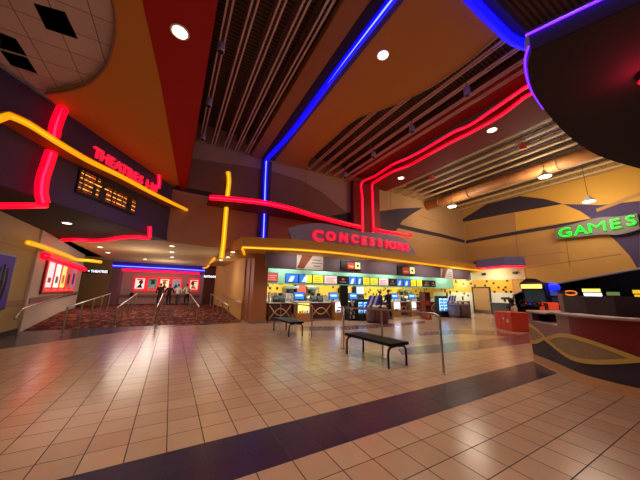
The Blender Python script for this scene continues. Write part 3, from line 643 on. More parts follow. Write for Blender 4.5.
# menu screens
MY = 14.12
SC = {'r': (196, 60, 56), 'b': (44, 104, 206), 'y': (244, 222, 40), 'p': (240, 190, 182), 'k': (24, 18, 18), 'l': (216, 230, 60), 'w': (206, 224, 240)}
menus = [(266.5,278,'r'),(285.5,298.5,'b'),(299,312,'by'),(312.6,323.5,'y'),(324.2,337,'p'),(337.8,348,'k'),(348.6,356.5,'b'),(357,362,'b'),(362.6,369.5,'y'),(370,377.6,'l'),(378.4,388,'p'),(388.6,395.5,'k'),(396.2,402.5,'b'),(403,409.5,'b'),(410.2,415.5,'y'),(416,421.5,'y'),(422,429.5,'k'),(430,435,'k')]
order = ['first', 'second', 'third', 'fourth', 'fifth', 'sixth', 'seventh', 'eighth', 'ninth', 'tenth', 'eleventh', 'twelfth', 'thirteenth', 'fourteenth', 'fifteenth', 'sixteenth', 'seventeenth', 'last']
cn = {'r': 'red', 'b': 'blue', 'by': 'blue and yellow', 'y': 'yellow', 'p': 'pink-white', 'k': 'black', 'l': 'lime yellow'}
for i, (x0, x1, k) in enumerate(menus):
    a, b = yp(x0, 275, MY).x, yp(x1, 275, MY).x; z0, z1 = 2.09, 2.62
    t = thing('menu_screen', '%s menu screen, %s from the left in the lit row over the counter' % (cn[k], order[i]), 'menu screen', (a, MY, z0), 'menu screens over the counter')
    mb = MB(); mb.box((a, MY, z0), (b, MY+.06, z1), M_BLACK); mb.build('bezel', t)
    w, h = b-a, z1-z0; mb = MB(); c = SC[k[0]]; gm = glow('menu_'+k[0], c, .95 if k != 'k' else .3)
    mb.box((a+.03, MY-.012, z0+.03), (b-.03, MY-.001, z1-.03), gm)
    if k == 'by': mb.box((a+.5*w, MY-.016, z0+.03), (b-.03, MY-.013, z1-.03), glow('menu_y', SC['y'], .95))
    if k[0] == 'b': mb.slab([(a+.2*w, MY-.02, z0+.1*h), (a+.55*w, MY-.02, z0+.12*h), (a+.7*w, MY-.02, z1-.25*h), (a+.4*w, MY-.02, z1-.3*h)], (0,.004,0), glow('menu_w', SC['w'], .9))
    elif k in 'yplr':
        for q in range(3): mb.box((a+.14*w, MY-.02, z0+(.2+.22*q)*h), (a+(.86-.15*(q % 2))*w, MY-.015, z0+(.28+.22*q)*h), glow('menu_r', SC['r'], .95) if k != 'r' else M_WHITE)
    else:
        mb.box((a+.38*w, MY-.02, z0+.5*h), (a+.62*w, MY-.015, z0+.72*h), glow('menu_r', SC['r'], .95)); mb.box((a+.2*w, MY-.02, z0+.24*h), (a+.8*w, MY-.015, z0+.32*h), M_CREAM)
    mb.build('screen', t)
# counter units: dark arch panels and lit display cases
CY = 13.2
def counter_unit(xa, xb, kind, label):
    a, b = yp(xa, 312, CY).x, yp(xb, 312, CY).x; w = b-a
    if kind == 'arch':
        t = thing('concession_counter', label, 'counter', (a, CY, 0), 'arched counter sections')
        mb = MB(); mb.box((a, CY, 0), (b, CY+.7, .96), M_MAROON); mb.build('body', t)
        mb = MB(); mb.box((a-.02, CY-.05, .96), (b+.02, CY+.75, 1.02), M_CTOP, None, .01); mb.build('worktop', t)
        mb = MB()
        for sgn, zc in ((1, .18), (-1, .86)):
            mb.tube([(a+w*(.04+.92*k/14), CY-.015, zc+sgn*.52*math.sin(PI*k/14)) for k in range(15)], .028, M_GOLDT, 5)
        mb.build('arc_trim', t)
        mb = MB(); mb.box((a, CY-.012, 0), (b, CY, .1), M_BROWNW); mb.build('kickboard', t)
    else:
        t = thing('display_case', label, 'display case', (a, CY, 0), 'lit display cases in the counter')
        y0 = CY-.25
        mb = MB(); mb.box((a, y0, 0), (b, CY+.5, .42), M_TANBOX, None, .012); mb.box((a, y0, .42), (a+.06, CY+.5, 1.0), M_TANBOX); mb.box((b-.06, y0, .42), (b, CY+.5, 1.0), M_TANBOX); mb.box((a, CY+.2, .42), (b, CY+.5, 1.0), M_TANBOX); mb.build('cabinet', t)
        mb = MB(); mb.box((a-.02, y0-.03, 1.0), (b+.02, CY+.52, 1.05), M_CTOP, None, .01); mb.build('worktop', t)
        g = {'lemon': G_LEMON, 'white': G_WHITE}[kind]
        mb = MB(); mb.box((a+.07, y0+.04, .46), (b-.07, y0+.1, .97), g); mb.build('lit_window', t)
        mb = MB()
        for k in range(4):
            xx = a+.12+(w-.24)*(k+.5)/4
            mb.box((xx-.05, y0+.0, .47), (xx+.05, y0+.035, .56+.04*(k % 2)), [M_MAROON, M_OCHRE, M_CREAM, G_SCREENB][k])
        mb.build('candy_row', t)
units = [(268.3,291.5,'arch','arched maroon counter section nearest the brown pillar'),(295,308.5,'lemon','tan display case with lemon lit window near the left end'),(310,331,'arch','arched maroon counter section between the lemon and white cases'),(332.5,339.5,'white','white lit display case left of the black sign post'),(347,356,'arch','arched maroon counter section behind the black sign post'),(357,389,'arch','long arched counter section behind the drinks cooler'),(391,398.5,'white','white lit display case right of the person in black'),(399.5,408,'arch','arched counter section between two white lit cases'),(409,414.5,'white','white lit display case left of the red brown tower'),(415.5,436,'arch','arched counter section behind the red brown tower'),(452,471,'arch','arched counter section at the right end by the door')]
for u in units: counter_unit(*u)
# counter-top gear
def monitor(x, y, label):
    p = yp(x, y, CY+.25); t = thing('register_monitor', label, 'monitor', (p.x, CY+.25, 1.05), 'blue register screens')
    mb = MB(); mb.box((p.x-.16, CY+.15, 1.02), (p.x+.16, CY+.4, 1.06), M_DARK, None, .008); mb.tube([(p.x, CY+.3, 1.06), (p.x, CY+.3, 1.3)], .03, M_DARK, 8); mb.build('stand', t)
    T = Matrix.Translation((p.x, CY+.24, 1.36)) @ Matrix.Rotation(-.2, 4, 'X')
    mb = MB(); mb.box((-.32,-.01,-.21), (.32,.05,.21), M_DARK, T, .01); mb.build('case', t)
    mb = MB(); mb.box((-.29,-.018,-.18), (.29,-.011,.18), G_SCREENB, T); mb.box((-.22,-.022,-.03), (.22,-.019,.06), G_COOL, T); mb.build('screen', t)
for x, y, l in ((299,297,'blue register screen over the lemon lit case'),(333.5,297,'blue register screen over the white case by the sign post'),(353,286,'blue screen glowing behind the black sign post'),(394.5,297,'blue register screen right of the person in black'),(411.5,298,'blue register screen left of the red brown tower')): monitor(x, y, l)
def register(x, label):
    p = yp(x, 300, CY+.3); t = thing('cash_register', label, 'cash register', (p.x, CY+.3, 1.02), 'black cash registers')
    mb = MB(); mb.box((p.x-.18, CY+.12, 1.02), (p.x+.18, CY+.5, 1.12), M_BLACK, None, .015); mb.build('drawer', t)
    mb = MB(); mb.slab([(p.x-.18, CY+.16, 1.14), (p.x-.18, CY+.46, 1.14), (p.x-.18, CY+.46, 1.34), (p.x-.18, CY+.36, 1.36), (p.x-.18, CY+.18, 1.20)], (.36,0,0), M_BLACK); mb.build('keypad', t)
    mb = MB(); mb.box((p.x-.12, CY+.40, 1.36), (p.x+.12, CY+.44, 1.5), M_DARK, None, .01); mb.build('display', t)
for x, l in ((276,'black cash register nearest the brown pillar'),(281,'black cash register just left of the lemon case'),(313.5,'left of two black registers right of the lemon case'),(319.5,'right of two black registers right of the lemon case'),(403,'black cash register right of the person in black'),(419,'black cash register behind the red brown tower')): register(x, l)
def cups(x, h, m, label):
    p = yp(x, 300, CY+.35); t = thing('cup_stack', label, 'cup stack', (p.x, CY+.35, 1.02), 'cup stacks on the counter')
    for k in range(3):
        mb = MB(); mb.lathe([(.06,0),(.085,h*.9),(.09,h*.92),(.09,h),(.06,h)], m, (p.x-.19+.19*k, CY+.35, 1.02), 12); mb.build('cup', t, True)
for x, h, m, l in ((269,.42,M_WHITE,'tall white cups beside the brown pillar'),(272.5,.5,M_CREAM,'cream cups left of the first cash register'),(288.5,.45,M_WHITE,'white cups just left of the lemon case'),(325.5,.4,M_CREAM,'cream cups right of the black registers'),(329,.35,M_WHITE,'white cups left of the white display case'),(400,.4,M_WHITE,'white cups on the counter right of the person'),(416,.4,M_CREAM,'cream cups behind the red brown tower')): cups(x, h, m, l)
# popcorn machines and back counter
struct(MB().box((4.4, 16.6, 0), (21, 17.28, .95), mat('back_counter', (126, 112, 104), .5)).build('trim_25'))
def popper(x, label):
    p = yp(x, 292, 16.9); a = p.x; t = thing('popcorn_machine', label, 'popcorn machine', (a, 16.9, .95), 'popcorn machines on the back counter')
    mb = MB(); mb.box((a-.5, 16.6, .95), (a+.5, 17.2, 1.15), M_STEEL, None, .02); mb.box((a-.5, 16.6, 1.75), (a+.5, 17.2, 1.95), M_STEEL, None, .02)
    for sx in (-.47, .43): mb.box((a+sx, 16.62, 1.15), (a+sx+.04, 16.66, 1.75), M_STEEL)
    mb.box((a-.5, 17.15, 1.15), (a+.5, 17.2, 1.75), M_STEEL); mb.build('cabinet', t)
    mb = MB(); mb.lathe([(.08,0),(.2,.06),(.22,.22),(.1,.27)], M_DARK, (a, 16.85, 1.42), 14); mb.tube([(a,16.85,1.66),(a,16.85,1.76)], .03, M_DARK, 6); mb.build('kettle', t, True)
    mb = MB()
    for k in range(26): mb.ball((a+random.uniform(-.38,.38), random.uniform(16.75,17.1), 1.18+random.uniform(0,.08)), .05, glow('popcorn', (250,226,150), .5), seg=6, rings=4)
    o = mb.build('popcorn', t); o['kind'] = 'stuff'
for x, l in ((290.5,'popcorn machine left of the lemon case screen'),(311.5,'popcorn machine above the two black registers'),(405,'popcorn machine right of the person in black')): popper(x, l)
for x, m, l in ((300.6,'red','small red sign box between two popcorn machines'),(346,'orange','orange lit dispenser behind the black sign post'),(359,'white','white lit dispenser above the drinks cooler')):
    p = yp(x, 290, 16.8); t = thing('drink_dispenser', l, 'dispenser', (p.x, 16.8, .95), 'back counter dispensers')
    g = {'red': glow('disp_red', (220,60,40), .8), 'orange': glow('disp_orange', (226,120,50), .9), 'white': G_COOL}[m]
    mb = MB(); mb.box((p.x-.38, 16.65, .95), (p.x+.38, 17.2, 2.05), M_DARK, None, .02); mb.build('body', t)
    mb = MB(); mb.box((p.x-.33, 16.63, 1.5), (p.x+.33, 16.648, 2.0), g); mb.build('lit_panel', t)
    mb = MB()
    for k in range(4): mb.tube([(p.x-.24+.16*k, 16.6, 1.4), (p.x-.24+.16*k, 16.6, 1.28)], .025, M_STEEL, 6)
    mb.box((p.x-.33, 16.57, 1.38), (p.x+.33, 16.65, 1.44), M_STEEL); mb.build('tap_row', t)

# ------------------------------------------------------------------ free-standing things before the counter
# black display sign on a pole
q = zp(343.7, 348, 0); t = thing('post_sign', 'black upright display sign on a slim pole before the counter', 'sign', (q.x, q.y, 0))
mb = MB(); mb.tube([(q.x,q.y,0),(q.x,q.y,1.3)], .028, M_STEEL, 8); mb.build('pole', t, True)
mb = MB(); mb.lathe([(.09,0),(.09,.02),(.03,.04)], M_STEEL, (q.x,q.y,0), 16); mb.build('base_plate', t)
T = frame((q.x, q.y-.03, 1.5), (.87,-.49,0), (0,0,1)); mb = MB(); mb.box((-.12,-.30,-.03), (.12,.30,.03), M_BLACK, T, .012); mb.build('panel', t)
mb = MB(); mb.box((-.10,-.16,.031), (.10,.26,.034), mat('sign_face', (24, 26, 30), .3), T); mb.build('face', t)
# steel queue rails
def rail(pts, posts, label, name='queue_rail', r=.024, flange=True, group=None, pz=None):
    t = thing(name, label, 'handrail', posts[0], group)
    mb = MB(); mb.tube(pts, r, M_STEEL, 8); mb.build('handrail', t, True)
    for k, b in enumerate(posts):
        tp_ = pz[k] if pz else min((Vector(p) for p in pts), key=lambda p: (p.x-b[0])**2+(p.y-b[1])**2).z
        mb = MB(); mb.tube([(b[0],b[1],b[2]),(b[0],b[1],tp_)], r*.95, M_STEEL, 8); mb.lathe([(.06,0),(.06,.012),(.03,.02)], M_STEEL, b, 12); mb.build('post', t)
    return t
rail([(4.99,3.66,1.0),(4.99,3.68,1.12),(4.97,3.78,1.17),(4.93,4.3,1.17),(4.85,5.27,1.16),(4.62,6.5,1.14),(4.58,6.9,1.13)], [(4.99,3.66,0),(4.85,5.27,0)], 'steel queue rail with bent end post behind the front bench')
a = zp(311.6,337.5); b = zp(280,326)
rail([(a.x,a.y,1.08),(a.x-.1,a.y+.4,1.1),(b.x,b.y,1.08)], [(a.x,a.y,0),(b.x,b.y,0)], 'steel queue rail near the rear bench and left counter')
# benches
def bench(c, L, W, ang, label):
    t = thing('bench', label, 'bench', (c[0], c[1], 0), 'black backless benches')
    T = Matrix.Translation((c[0], c[1], 0)) @ Matrix.Rotation(ang, 4, 'Z')
    mb = MB(); mb.box((-L/2,-W/2,.445), (L/2,W/2,.515), mat('bench_black', (13, 12, 13), .6, spec=.2), T, .018); mb.build('seat', t)
    for sx in (-1, 1):
        for sy in (-1, 1):
            x = sx*(L/2-.09); y = sy*(W/2-.01)
            mb = MB(); mb.tube([(x, sy*.03, .425), (x, y-sy*.13, .425), (x, y-sy*.06, .41), (x, y-sy*.015, .36), (x, y, .28), (x, y, 0)], .026, M_BLACK, 8, True, T); mb.build('leg', t, True)
    return t
bench((4.53,5.22), 1.68, .58, PI/2+.02, 'larger black bench in front with rounded tube legs')
bench((4.12,9.78), 1.75, .56, PI/2, 'smaller looking black bench further back near the pillar')

# drinks cooler, barrels, striped parasol, tower ...
def cooler(x0, x1, yb, h, label, depth=.42, shelves=4):
    q0, q1 = zp(x0, yb), zp(x1, yb); a, b = q0.x, q1.x; y = min(q0.y, q1.y, 12.4)
    b = a + (b-a); t = thing('drinks_cooler', label, 'cooler', (a, y, 0), 'open drinks coolers')
    mb = MB(); mb.box((a, y+.1, 0), (b, y+depth, h), M_BLACK, None, .02); mb.box((a, y, 0), (b, y+.1, .38), M_BLACK, None, .02); mb.box((a, y, h-.14), (b, y+.1, h), M_BLACK, None, .02); mb.build('cabinet', t)
    w = (b-a)
    for k in range(2):
        xa = a+.06+k*w/2; xb = a+w/2*(k+1)-.06
        mb = MB(); mb.box((xa, y+.075, .42), (xb, y+.098, h-.17), G_COOL); mb.build('lit_door', t)
        for s in range(shelves):
            z = .44+s*(h-.62)/shelves
            mb = MB(); mb.box((xa, y+.03, z-.012), (xb, y+.07, z), M_STEEL)
            n = 6
            for j in range(n): mb.lathe([(.03,0),(.03,.06),(.012,.09),(.012,.11)], [G_SCREENB, M_WHITE, M_MAROON, G_SCREENB][(j+s+k) % 4], (xa+(xb-xa)*(j+.5)/n, y+.045, z), 8)
            mb.build('bottle_shelf', t)
    return t
cooler(355.8, 369.5, 320.5, 1.2, 'waist high open drinks cooler with blue lit shelves before the counter')
cooler(436.5, 449.5, 317, 1.42, 'drinks cooler with two blue lit doors right of the red brown tower')
def barrel(x, y, r, h, m, label):
    q = zp(x, y); t = thing('display_barrel', label, 'barrel', q, 'patterned display barrels')
    mb = MB(); mb.lathe([(r*.86,0),(r*.97,h*.2),(r,h*.5),(r*.97,h*.8),(r*.86,h)], m, q, 18); mb.build('body', t, True)
    for zz in (.12, .85):
        mb = MB(); mb.tube([(q.x+r*.97*math.cos(k*PI/9), q.y+r*.97*math.sin(k*PI/9), h*zz) for k in range(19)], .018, M_DARK, 5, False); mb.build('hoop', t)
    mb = MB()
    for k in range(7): mb.ball((q.x+.5*r*math.cos(k*.9), q.y+.5*r*math.sin(k*.9), h+.03), .09, [M_CREAM, M_MAROON, M_WHITE][k % 3], seg=8, rings=5)
    mb.build('packets', t)
M_PAT = mat('patterned_brown', (110, 84, 84), .7, noise=.9, nscale=9); M_PAT2 = mat('patterned_red', (110, 52, 56), .7, noise=.8, nscale=8)
barrel(372.5, 322.5, .33, .80, M_PAT, 'grey-brown patterned barrel right of the drinks cooler')
barrel(381.8, 323, .38, .80, M_PAT2, 'red-brown patterned barrel before the person in black')
barrel(454.6, 317.5, .36, .95, mat('patterned_blue', (120, 120, 150), .7, noise=.9, nscale=8), 'blue-grey patterned barrel right of the right cooler')
barrel(464.5, 317.5, .42, .9, M_PAT, 'brown patterned barrel left of the alcove door')
def striped(x, yb, ytop, ybot, w, label):
    q = zp(x, yb); k = 258/((q-CP).dot(CF)); z0 = H+(0); 
    t = thing('striped_banner', label, 'banner', q, 'blue and white striped banners')
    zt = yp(x, ytop, q.y).z; zb = yp(x, ybot, q.y).z
    mb = MB(); mb.tube([(q.x+w/2+.03, q.y, 0), (q.x+w/2+.03, q.y, zt)], .02, M_DARK, 6); mb.lathe([(.18,0),(.18,.02)], M_DARK, (q.x+w/2+.03, q.y, 0)); mb.build('pole', t)
    mb = MB(); n = 5; top_ = (zt-zb)
    for i in range(n):
        c = M_WHITE if i % 2 else mat('flag_blue', (26, 56, 200), .6, emit=(20, 50, 190), es=.12)
        a0, a1 = i/n, (i+1)/n
        mb.slab([(q.x-w/2-.25*top_+a0*w+.0, q.y-.02, zb), (q.x-w/2-.25*top_+a1*w, q.y-.02, zb), (q.x-w/2+.25*top_+a1*w, q.y-.02, zt), (q.x-w/2+.25*top_+a0*w, q.y-.02, zt)], (0,.02,0), c)
    mb.build('cloth', t)
striped(373.2, 321.5, 295.5, 308.5, .8, 'slanted blue and white striped banner above the grey-brown barrel')
striped(453, 316, 295.5, 305.5, .8, 'slanted blue and white striped banner right of the right cooler')
# low dark rack beside the cooler
q = zp(352.6, 320.5); t = thing('snack_rack', 'low dark snack rack with white packets left of the drinks cooler', 'rack', q)
mb = MB()
for sx in (-.21, .21): mb.box((q.x+sx-.02, q.y, 0), (q.x+sx+.02, q.y+.5, 1.0), M_BLACK)
mb.box((q.x-.21, q.y+.46, 0), (q.x+.21, q.y+.5, 1.0), M_BLACK); mb.build('frame', t)
for k in range(4):
    z = .1+.23*k; mb = MB(); mb.box((q.x-.2, q.y, z-.02), (q.x+.2, q.y+.45, z), M_DARK); mb.build('shelf', t)
    mb = MB()
    for j in range(5): mb.box((q.x-.19+.076*j, q.y+.02, z), (q.x-.125+.076*j, q.y+.2, z+.16+.03*((j+k) % 2)), [M_WHITE, M_CREAM, M_DARK, M_MAROON][(j*3+k) % 4])
    mb.build('packet_row', t)
# red-brown tower
q = zp(429, 319.5); t = thing('merchandise_tower', 'tall red-brown merchandise tower standing before the counter', 'tower', q)
M_RB = mat('red_brown', (130, 52, 34), .5)
for zz in (0, .42, .82, 1.22, 1.62):
    mb = MB(); mb.box((q.x-.26, q.y-.02, zz), (q.x+.26, q.y+.4, zz+.05), M_RB, None, .008); mb.build('shelf', t)
mb = MB()
for sx in (-.26, .22): mb.box((q.x+sx, q.y, .05), (q.x+sx+.04, q.y+.4, 1.62), M_RB)
mb.box((q.x-.26, q.y+.36, .05), (q.x+.26, q.y+.4, 1.62), M_RB); mb.build('frame', t)
for r_, zz in enumerate((.05, .47, .87, 1.27)):
    mb = MB(); mb.box((q.x-.2, q.y+.03, zz), (q.x+.2, q.y+.2, zz+.26), [mat('pk_orange', (206,110,50), .5), M_MAROON, mat('pk_red', (190,60,46), .5), M_DARK][r_], None, .02); mb.build('packet_row', t)
# alcove: door, canopy with red neon, steel counter
mb = MB(); ya, yb_ = 13.25, 11.95
d = struct(MB().box((XG-.11, yb_, .02), (XG-.05, ya, 2.08), M_WOOD).build('door_1'))
hd = MB().tube([(XG-.17, yb_+.14, .95), (XG-.17, yb_+.14, 1.15)], .02, M_STEEL, 6).build('door_handle', d)
kp = MB().box((XG-.115, yb_+.03, .03), (XG-.108, ya-.03, .28), M_STEEL).build('kick_plate', d)
struct(MB().box((XG-.13, yb_-.1, 0), (XG-.04, yb_, 2.16), M_DARK).box((XG-.13, ya, 0), (XG-.04, ya+.1, 2.16), M_DARK).box((XG-.13, yb_-.1, 2.08), (XG-.04, ya+.1, 2.18), M_DARK).build('trim_26'))
cz0, cz1 = 3.62, 4.08
c0 = [xp(467,266,XG-.02), xp(512,262,XG-1.4)]
t = thing('alcove_canopy', 'blue-grey box canopy with red neon underside over the alcove door', 'canopy', (XG-.6, 11.5, cz0))
cpl = [(XG-.01,13.0),(XG-1.0,12.2),(XG-1.35,10.0),(XG-.01,9.2)]
mb = MB(); mb.slab([(a, b, cz0+.08) for a, b in cpl], (0,0,.66), mat('canopy_blue', (104, 104, 156), .6)); mb.build('box', t)
neon('neon_tube', 'pink-red neon line under the alcove canopy beside the games wall', [(XG-.1,12.95,cz0+.02),(XG-1.0,12.15,cz0+.02),(XG-1.33,10.0,cz0+.02),(XG-.15,9.25,cz0+.02)], .07, G_RED, G_REDC)
struct(MB().box((XG-.06, 9.3, 2.72), (XG-.002, 13.5, 3.62), mat('alcove_cream', (214, 196, 150), .8)).build('wall_alcove'))
for y, l in ((12.2, 'left small black speaker above the alcove tiles'), (9.9, 'right small black speaker above the alcove tiles')):
    tag(MB().box((XG-.2, y-.16, 3.14), (XG-.06, y+.16, 3.32), M_BLACK, None, .02).build('wall_speaker'), l, 'speaker', 'alcove wall speakers')
t = thing('service_counter', 'dark grey service counter right of the alcove door', 'counter', (XG-.5, 10.8, 0))
mb = MB(); mb.box((XG-.6, 10.3, 0), (XG-.06, 11.6, .92), mat('counter_grey', (70, 68, 76), .5)); mb.build('body', t); mb = MB(); mb.box((XG-.64, 10.26, .92), (XG-.05, 11.64, .97), M_STEEL, None, .01); mb.build('worktop', t)

# ------------------------------------------------------------------ arcade machines
def arcade(px, X, w, h, marq, label, glowm, kind='upright'):
    p = xp(px, 300, X); y = p.y; t = thing('arcade_machine', label, 'arcade machine', (X, y, 0), 'arcade machines')
    mb = MB(); side = [(X,0),(X+.85,0),(X+.85,h),(X+.12,h),(X+.05,h-.12),(X+.22,h-.36),(X+.36,1.18),(X-.02,1.02),(X-.02,.86),(X+.06,.8)]
    for s in (-1, 1): mb.slab([(a, y+s*w/2, b) for a, b in side], (0, -s*.04, 0), M_BLACK)
    mb.box((X+.08, y-w/2, .02), (X+.8, y+w/2, .82), M_BLACK); mb.box((X+.45, y-w/2+.03, .82), (X+.8, y+w/2-.03, h-.05), M_BLACK); mb.build('cabinet', t)
    mb = MB(); mb.box((X+.08, y-w/2+.04, h-.34), (X+.44, y+w/2-.04, h-.03), M_DARK); mb.build('hood', t)
    mb = MB(); mb.box((X+.055, y-w/2+.06, h-.30), (X+.075, y+w/2-.06, h-.08), glowm); mb.build('marquee', t)
    mb = MB(); mb.slab([(X+.36, y-w/2+.08, 1.2), (X+.36, y+w/2-.08, 1.2), (X+.24, y+w/2-.08, h-.38), (X+.24, y-w/2+.08, h-.38)], (.03,0,0), glow('arc_screen', (40, 60, 66), .35)); mb.build('screen', t)
    mb = MB(); mb.slab([(X-.02, y-w/2+.04, 1.03), (X-.02, y+w/2-.04, 1.03), (X+.34, y+w/2-.04, 1.18), (X+.34, y-w/2+.04, 1.18)], (0,0,.02), M_DARK)
    for k in range(5): mb.lathe([(.04,0),(.04,.05)], [G_RED, G_LEMON, M_WHITE, G_BLUE, G_RED][k], (X+.12, y-w*.34+w*.17*k, 1.1), 8)
    mb.build('control_panel', t)
    return t, y
G_MAR = glow('marquee_yellow', (255, 226, 110), 1.3)
ta, ya_ = arcade(532.5, 16.6, 1.05, 2.22, None, 'black arcade machine with yellow lit marquee beside the alcove wall', G_MAR)
for y in (ya_-.3, ya_+.3):
    mb = MB(); mb.tube([(16.3, y+.16*math.cos(k*PI/8), 1.15+.16*math.sin(k*PI/8)) for k in range(17)], .03, M_BLACK, 6, False); mb.tube([(16.3, y, 1.15), (16.55, y, 1.08)], .04, M_BLACK, 6); mb.build('steering_wheel', ta)
mb = MB(); mb.slab([(16.7, ya_-.5, 2.22), (16.7, ya_+.5, 2.22), (16.7, ya_+.2, 2.46), (16.7, ya_-.15, 2.44)], (.3,0,0), M_DARK); mb.build('topper', ta)
tb, yb2 = arcade(549.8, 17.3, .8, 1.86, None, 'arcade machine topped by a glowing blue dome', glow('marquee_dim', (70,80,160), .6))
mb = MB(); mb.ball((17.6, yb2, 1.98), .36, glow('dome_blue', (20, 40, 255), 1.6), 1, 1.15, .75, 14, 10); mb.build('dome', tb, True)
mb = MB(); mb.box((16.9, yb2-.35, .5), (17.25, yb2+.35, 1.22), glow('seat_red', (226, 70, 40), .6), None, .05); mb.build('seat', tb)
def rowmachine(x0, x1, X, h, gm, label, extra=None):
    w = abs(xp(x0, 295, X).y-xp(x1, 295, X).y); t, y = arcade((x0+x1)/2, X, w, h, None, label, gm)
    mb = MB(); mb.slab([(X+.3, y-w/2+.07, 1.2), (X+.3, y+w/2-.07, 1.2), (X+.2, y+w/2-.07, h-.36), (X+.2, y-w/2+.07, h-.36)], (.02,0,0), gm if extra is None else extra); mb.build('screen_glow', t)
    return t, y, w
tc, yc, wc = rowmachine(565.5, 579, 24.5, 1.86, glow('m_dim', (70, 36, 20), .5), 'arcade machine with orange outlined marquee in the dark opening')
mb = MB(); mb.tube([(24.4, yc+wc*.46*math.cos(k*PI/8), 1.75+.15*math.sin(k*PI/8)) for k in range(17)], .035, glow('m_orange2', (255, 140, 50), 1.1), 6, False); mb.build('ring_light', tc)
rowmachine(582, 603, 24.5, 2.12, G_LEMON, 'broad white and yellow lit arcade machine in the middle of the opening', G_WHITE)
rowmachine(606, 622, 24.8, 1.92, glow('m_green', (120, 150, 90), .6), 'arcade machine with pale green lit top right of the white one', glow('m_pale', (180, 210, 200), .7))
rowmachine(632.5, 645, 24.8, 2.05, glow('m_yellow', (240, 190, 40), 1.), 'arcade machine with yellow lit marquee at the right photo edge')

# ------------------------------------------------------------------ red skirted table with toys
q = [zp(496,327.5), zp(513,331.5), zp(525,331)]
t = thing('skirted_table', 'table under a bright orange-red plastic skirt left of the kiosk counter', 'table', q[1])
A, B = q[0], q[1]; ed = (A-B).normalized(); pr = Vector((ed.y, -ed.x, 0)); pr = pr if pr.x > 0 else -pr
L_ = (A-B).length; T = frame((B.x, B.y, 0), ed, pr)
M_OR = mat('orange_skirt', (226, 66, 26), .45)
mb = MB(); n = 26
loop = [(0,0),(L_,0),(L_,.9),(0,.9)]
pts = []
for i in range(4):
    a_, b_ = Vector(loop[i]), Vector(loop[(i+1) % 4]); m_ = max(6, int((b_-a_).length/.07)); nn = Vector(((b_-a_).y, -(b_-a_).x)).normalized()
    for k in range(m_): pts.append(a_.lerp(b_, k/m_) + nn*(.008*math.sin(k*1.1)))
B0 = [(p.x, p.y, .02) for p in pts]; B1 = [(p.x, p.y, .76) for p in pts]; n = len(pts)
mat_T = Matrix(((ed.x, pr.x, 0, B.x), (ed.y, pr.y, 0, B.y), (0, 0, 1, 0), (0, 0, 0, 1)))
mb.add(B0+B1, [(i, (i+1) % n, n+(i+1) % n, n+i) for i in range(n)], M_OR, mat_T); mb.build('table_skirt', t)
mb = MB(); mb.box((-.02,-.02,.76), (L_+.02,.92,.79), M_OR, mat_T, .008); mb.build('tabletop', t)
mb = MB()
mb.lathe([(.09,0),(.09,.005)], M_CREAM, (0,0,0), 10, mat_T @ Matrix.Translation((.25,-.03,.42)) @ Matrix.Rotation(PI/2, 4, 'X')); mb.lathe([(.06,0),(.06,.005)], M_CREAM, (0,0,0), 10, mat_T @ Matrix.Translation((.55,-.03,.5)) @ Matrix.Rotation(PI/2, 4, 'X')); mb.build('emblem', t)
def onT(u, v, z=.79): return mat_T @ Vector((u, v, z))
p = onT(L_*.42, .4); t = thing('plush_toy', 'black plush figure standing on the orange-red table', 'toy', p)
mb = MB(); mb.ball(p+Vector((0,0,.22)), .17, M_BLACK, 1, .9, 1.3); mb.ball(p+Vector((.02,0,.52)), .13, M_BLACK, 1, 1, 1); mb.ball(p+Vector((.05,.1,.64)), .05, M_BLACK); mb.ball(p+Vector((.05,-.1,.64)), .05, M_BLACK)
mb.tube([p+Vector((0,.12,.34)), p+Vector((.02,.24,.16))], [.06,.04], M_BLACK, 8); mb.tube([p+Vector((0,-.12,.34)), p+Vector((.02,-.24,.16))], [.06,.04], M_BLACK, 8); mb.build('body', t, True)
for u, hh, m_, l in ((L_*.18, .3, mat('pinkish', (216,150,130), .6), 'small pink bottle left of the black plush on the table'), (L_*.08, .34, M_CREAM, 'small cream bottle near the table corner by the kiosk'), (L_*.28, .26, mat('pinkish', (216,150,130), .6), 'short pink bottle nearest the black plush')):
    p = onT(u, .3); t = thing('squeeze_bottle', l, 'bottle', p, 'bottles on the orange-red table')
    mb = MB(); mb.lathe([(.06,0),(.065,.02),(.065,hh*.65),(.03,hh*.8)], m_, p, 12); mb.build('body', t, True); mb = MB(); mb.lathe([(.03,hh*.8),(.035,hh*.82),(.02,hh)], M_WHITE, p, 10); mb.build('cap', t)

# ------------------------------------------------------------------ kiosk counter, right foreground
KP = [(7.96,3.30),(7.64,2.95),(7.36,2.64),(7.0,2.30),(6.78,2.05),(6.66,1.75),(6.60,1.40),(6.58,.6),(6.6,-.8)]
kp = spline([(a, b, 0) for a, b in KP], 5)
def sub(pts, s0, s1, n):
    d = [0]
    for i in range(1, len(pts)): d.append(d[-1]+(pts[i]-pts[i-1]).length)
    out = []
    for k in range(n+1):
        s = s0+(s1-s0)*k/n; i = 0
        while i < len(d)-2 and d[i+1] < s: i += 1
        f = (s-d[i])/(d[i+1]-d[i]); out.append((pts[i].lerp(pts[i+1], f), s))
    return out
KL = sum((kp[i+1]-kp[i]).length for i in range(len(kp)-1))
def nrm(i_pts, k):
    a, b = i_pts[max(k-1,0)][0], i_pts[min(k+1, len(i_pts)-1)][0]; t_ = (b-a).normalized(); n_ = Vector((t_.y, -t_.x, 0))
    return n_ if n_.dot(Vector((-1,-.3,0))) > 0 else -n_
sB = 1.13     # where the raised counter begins
KT = 1.2
t = thing('kiosk_counter', 'curved kiosk counter with dark red front and yellow wave ribbons, right foreground', 'counter', (8.5,1.0,0))
kpo = sub(kp, 0, KL, 40)
mb = MB()
for k in range(2, 41):
    pass
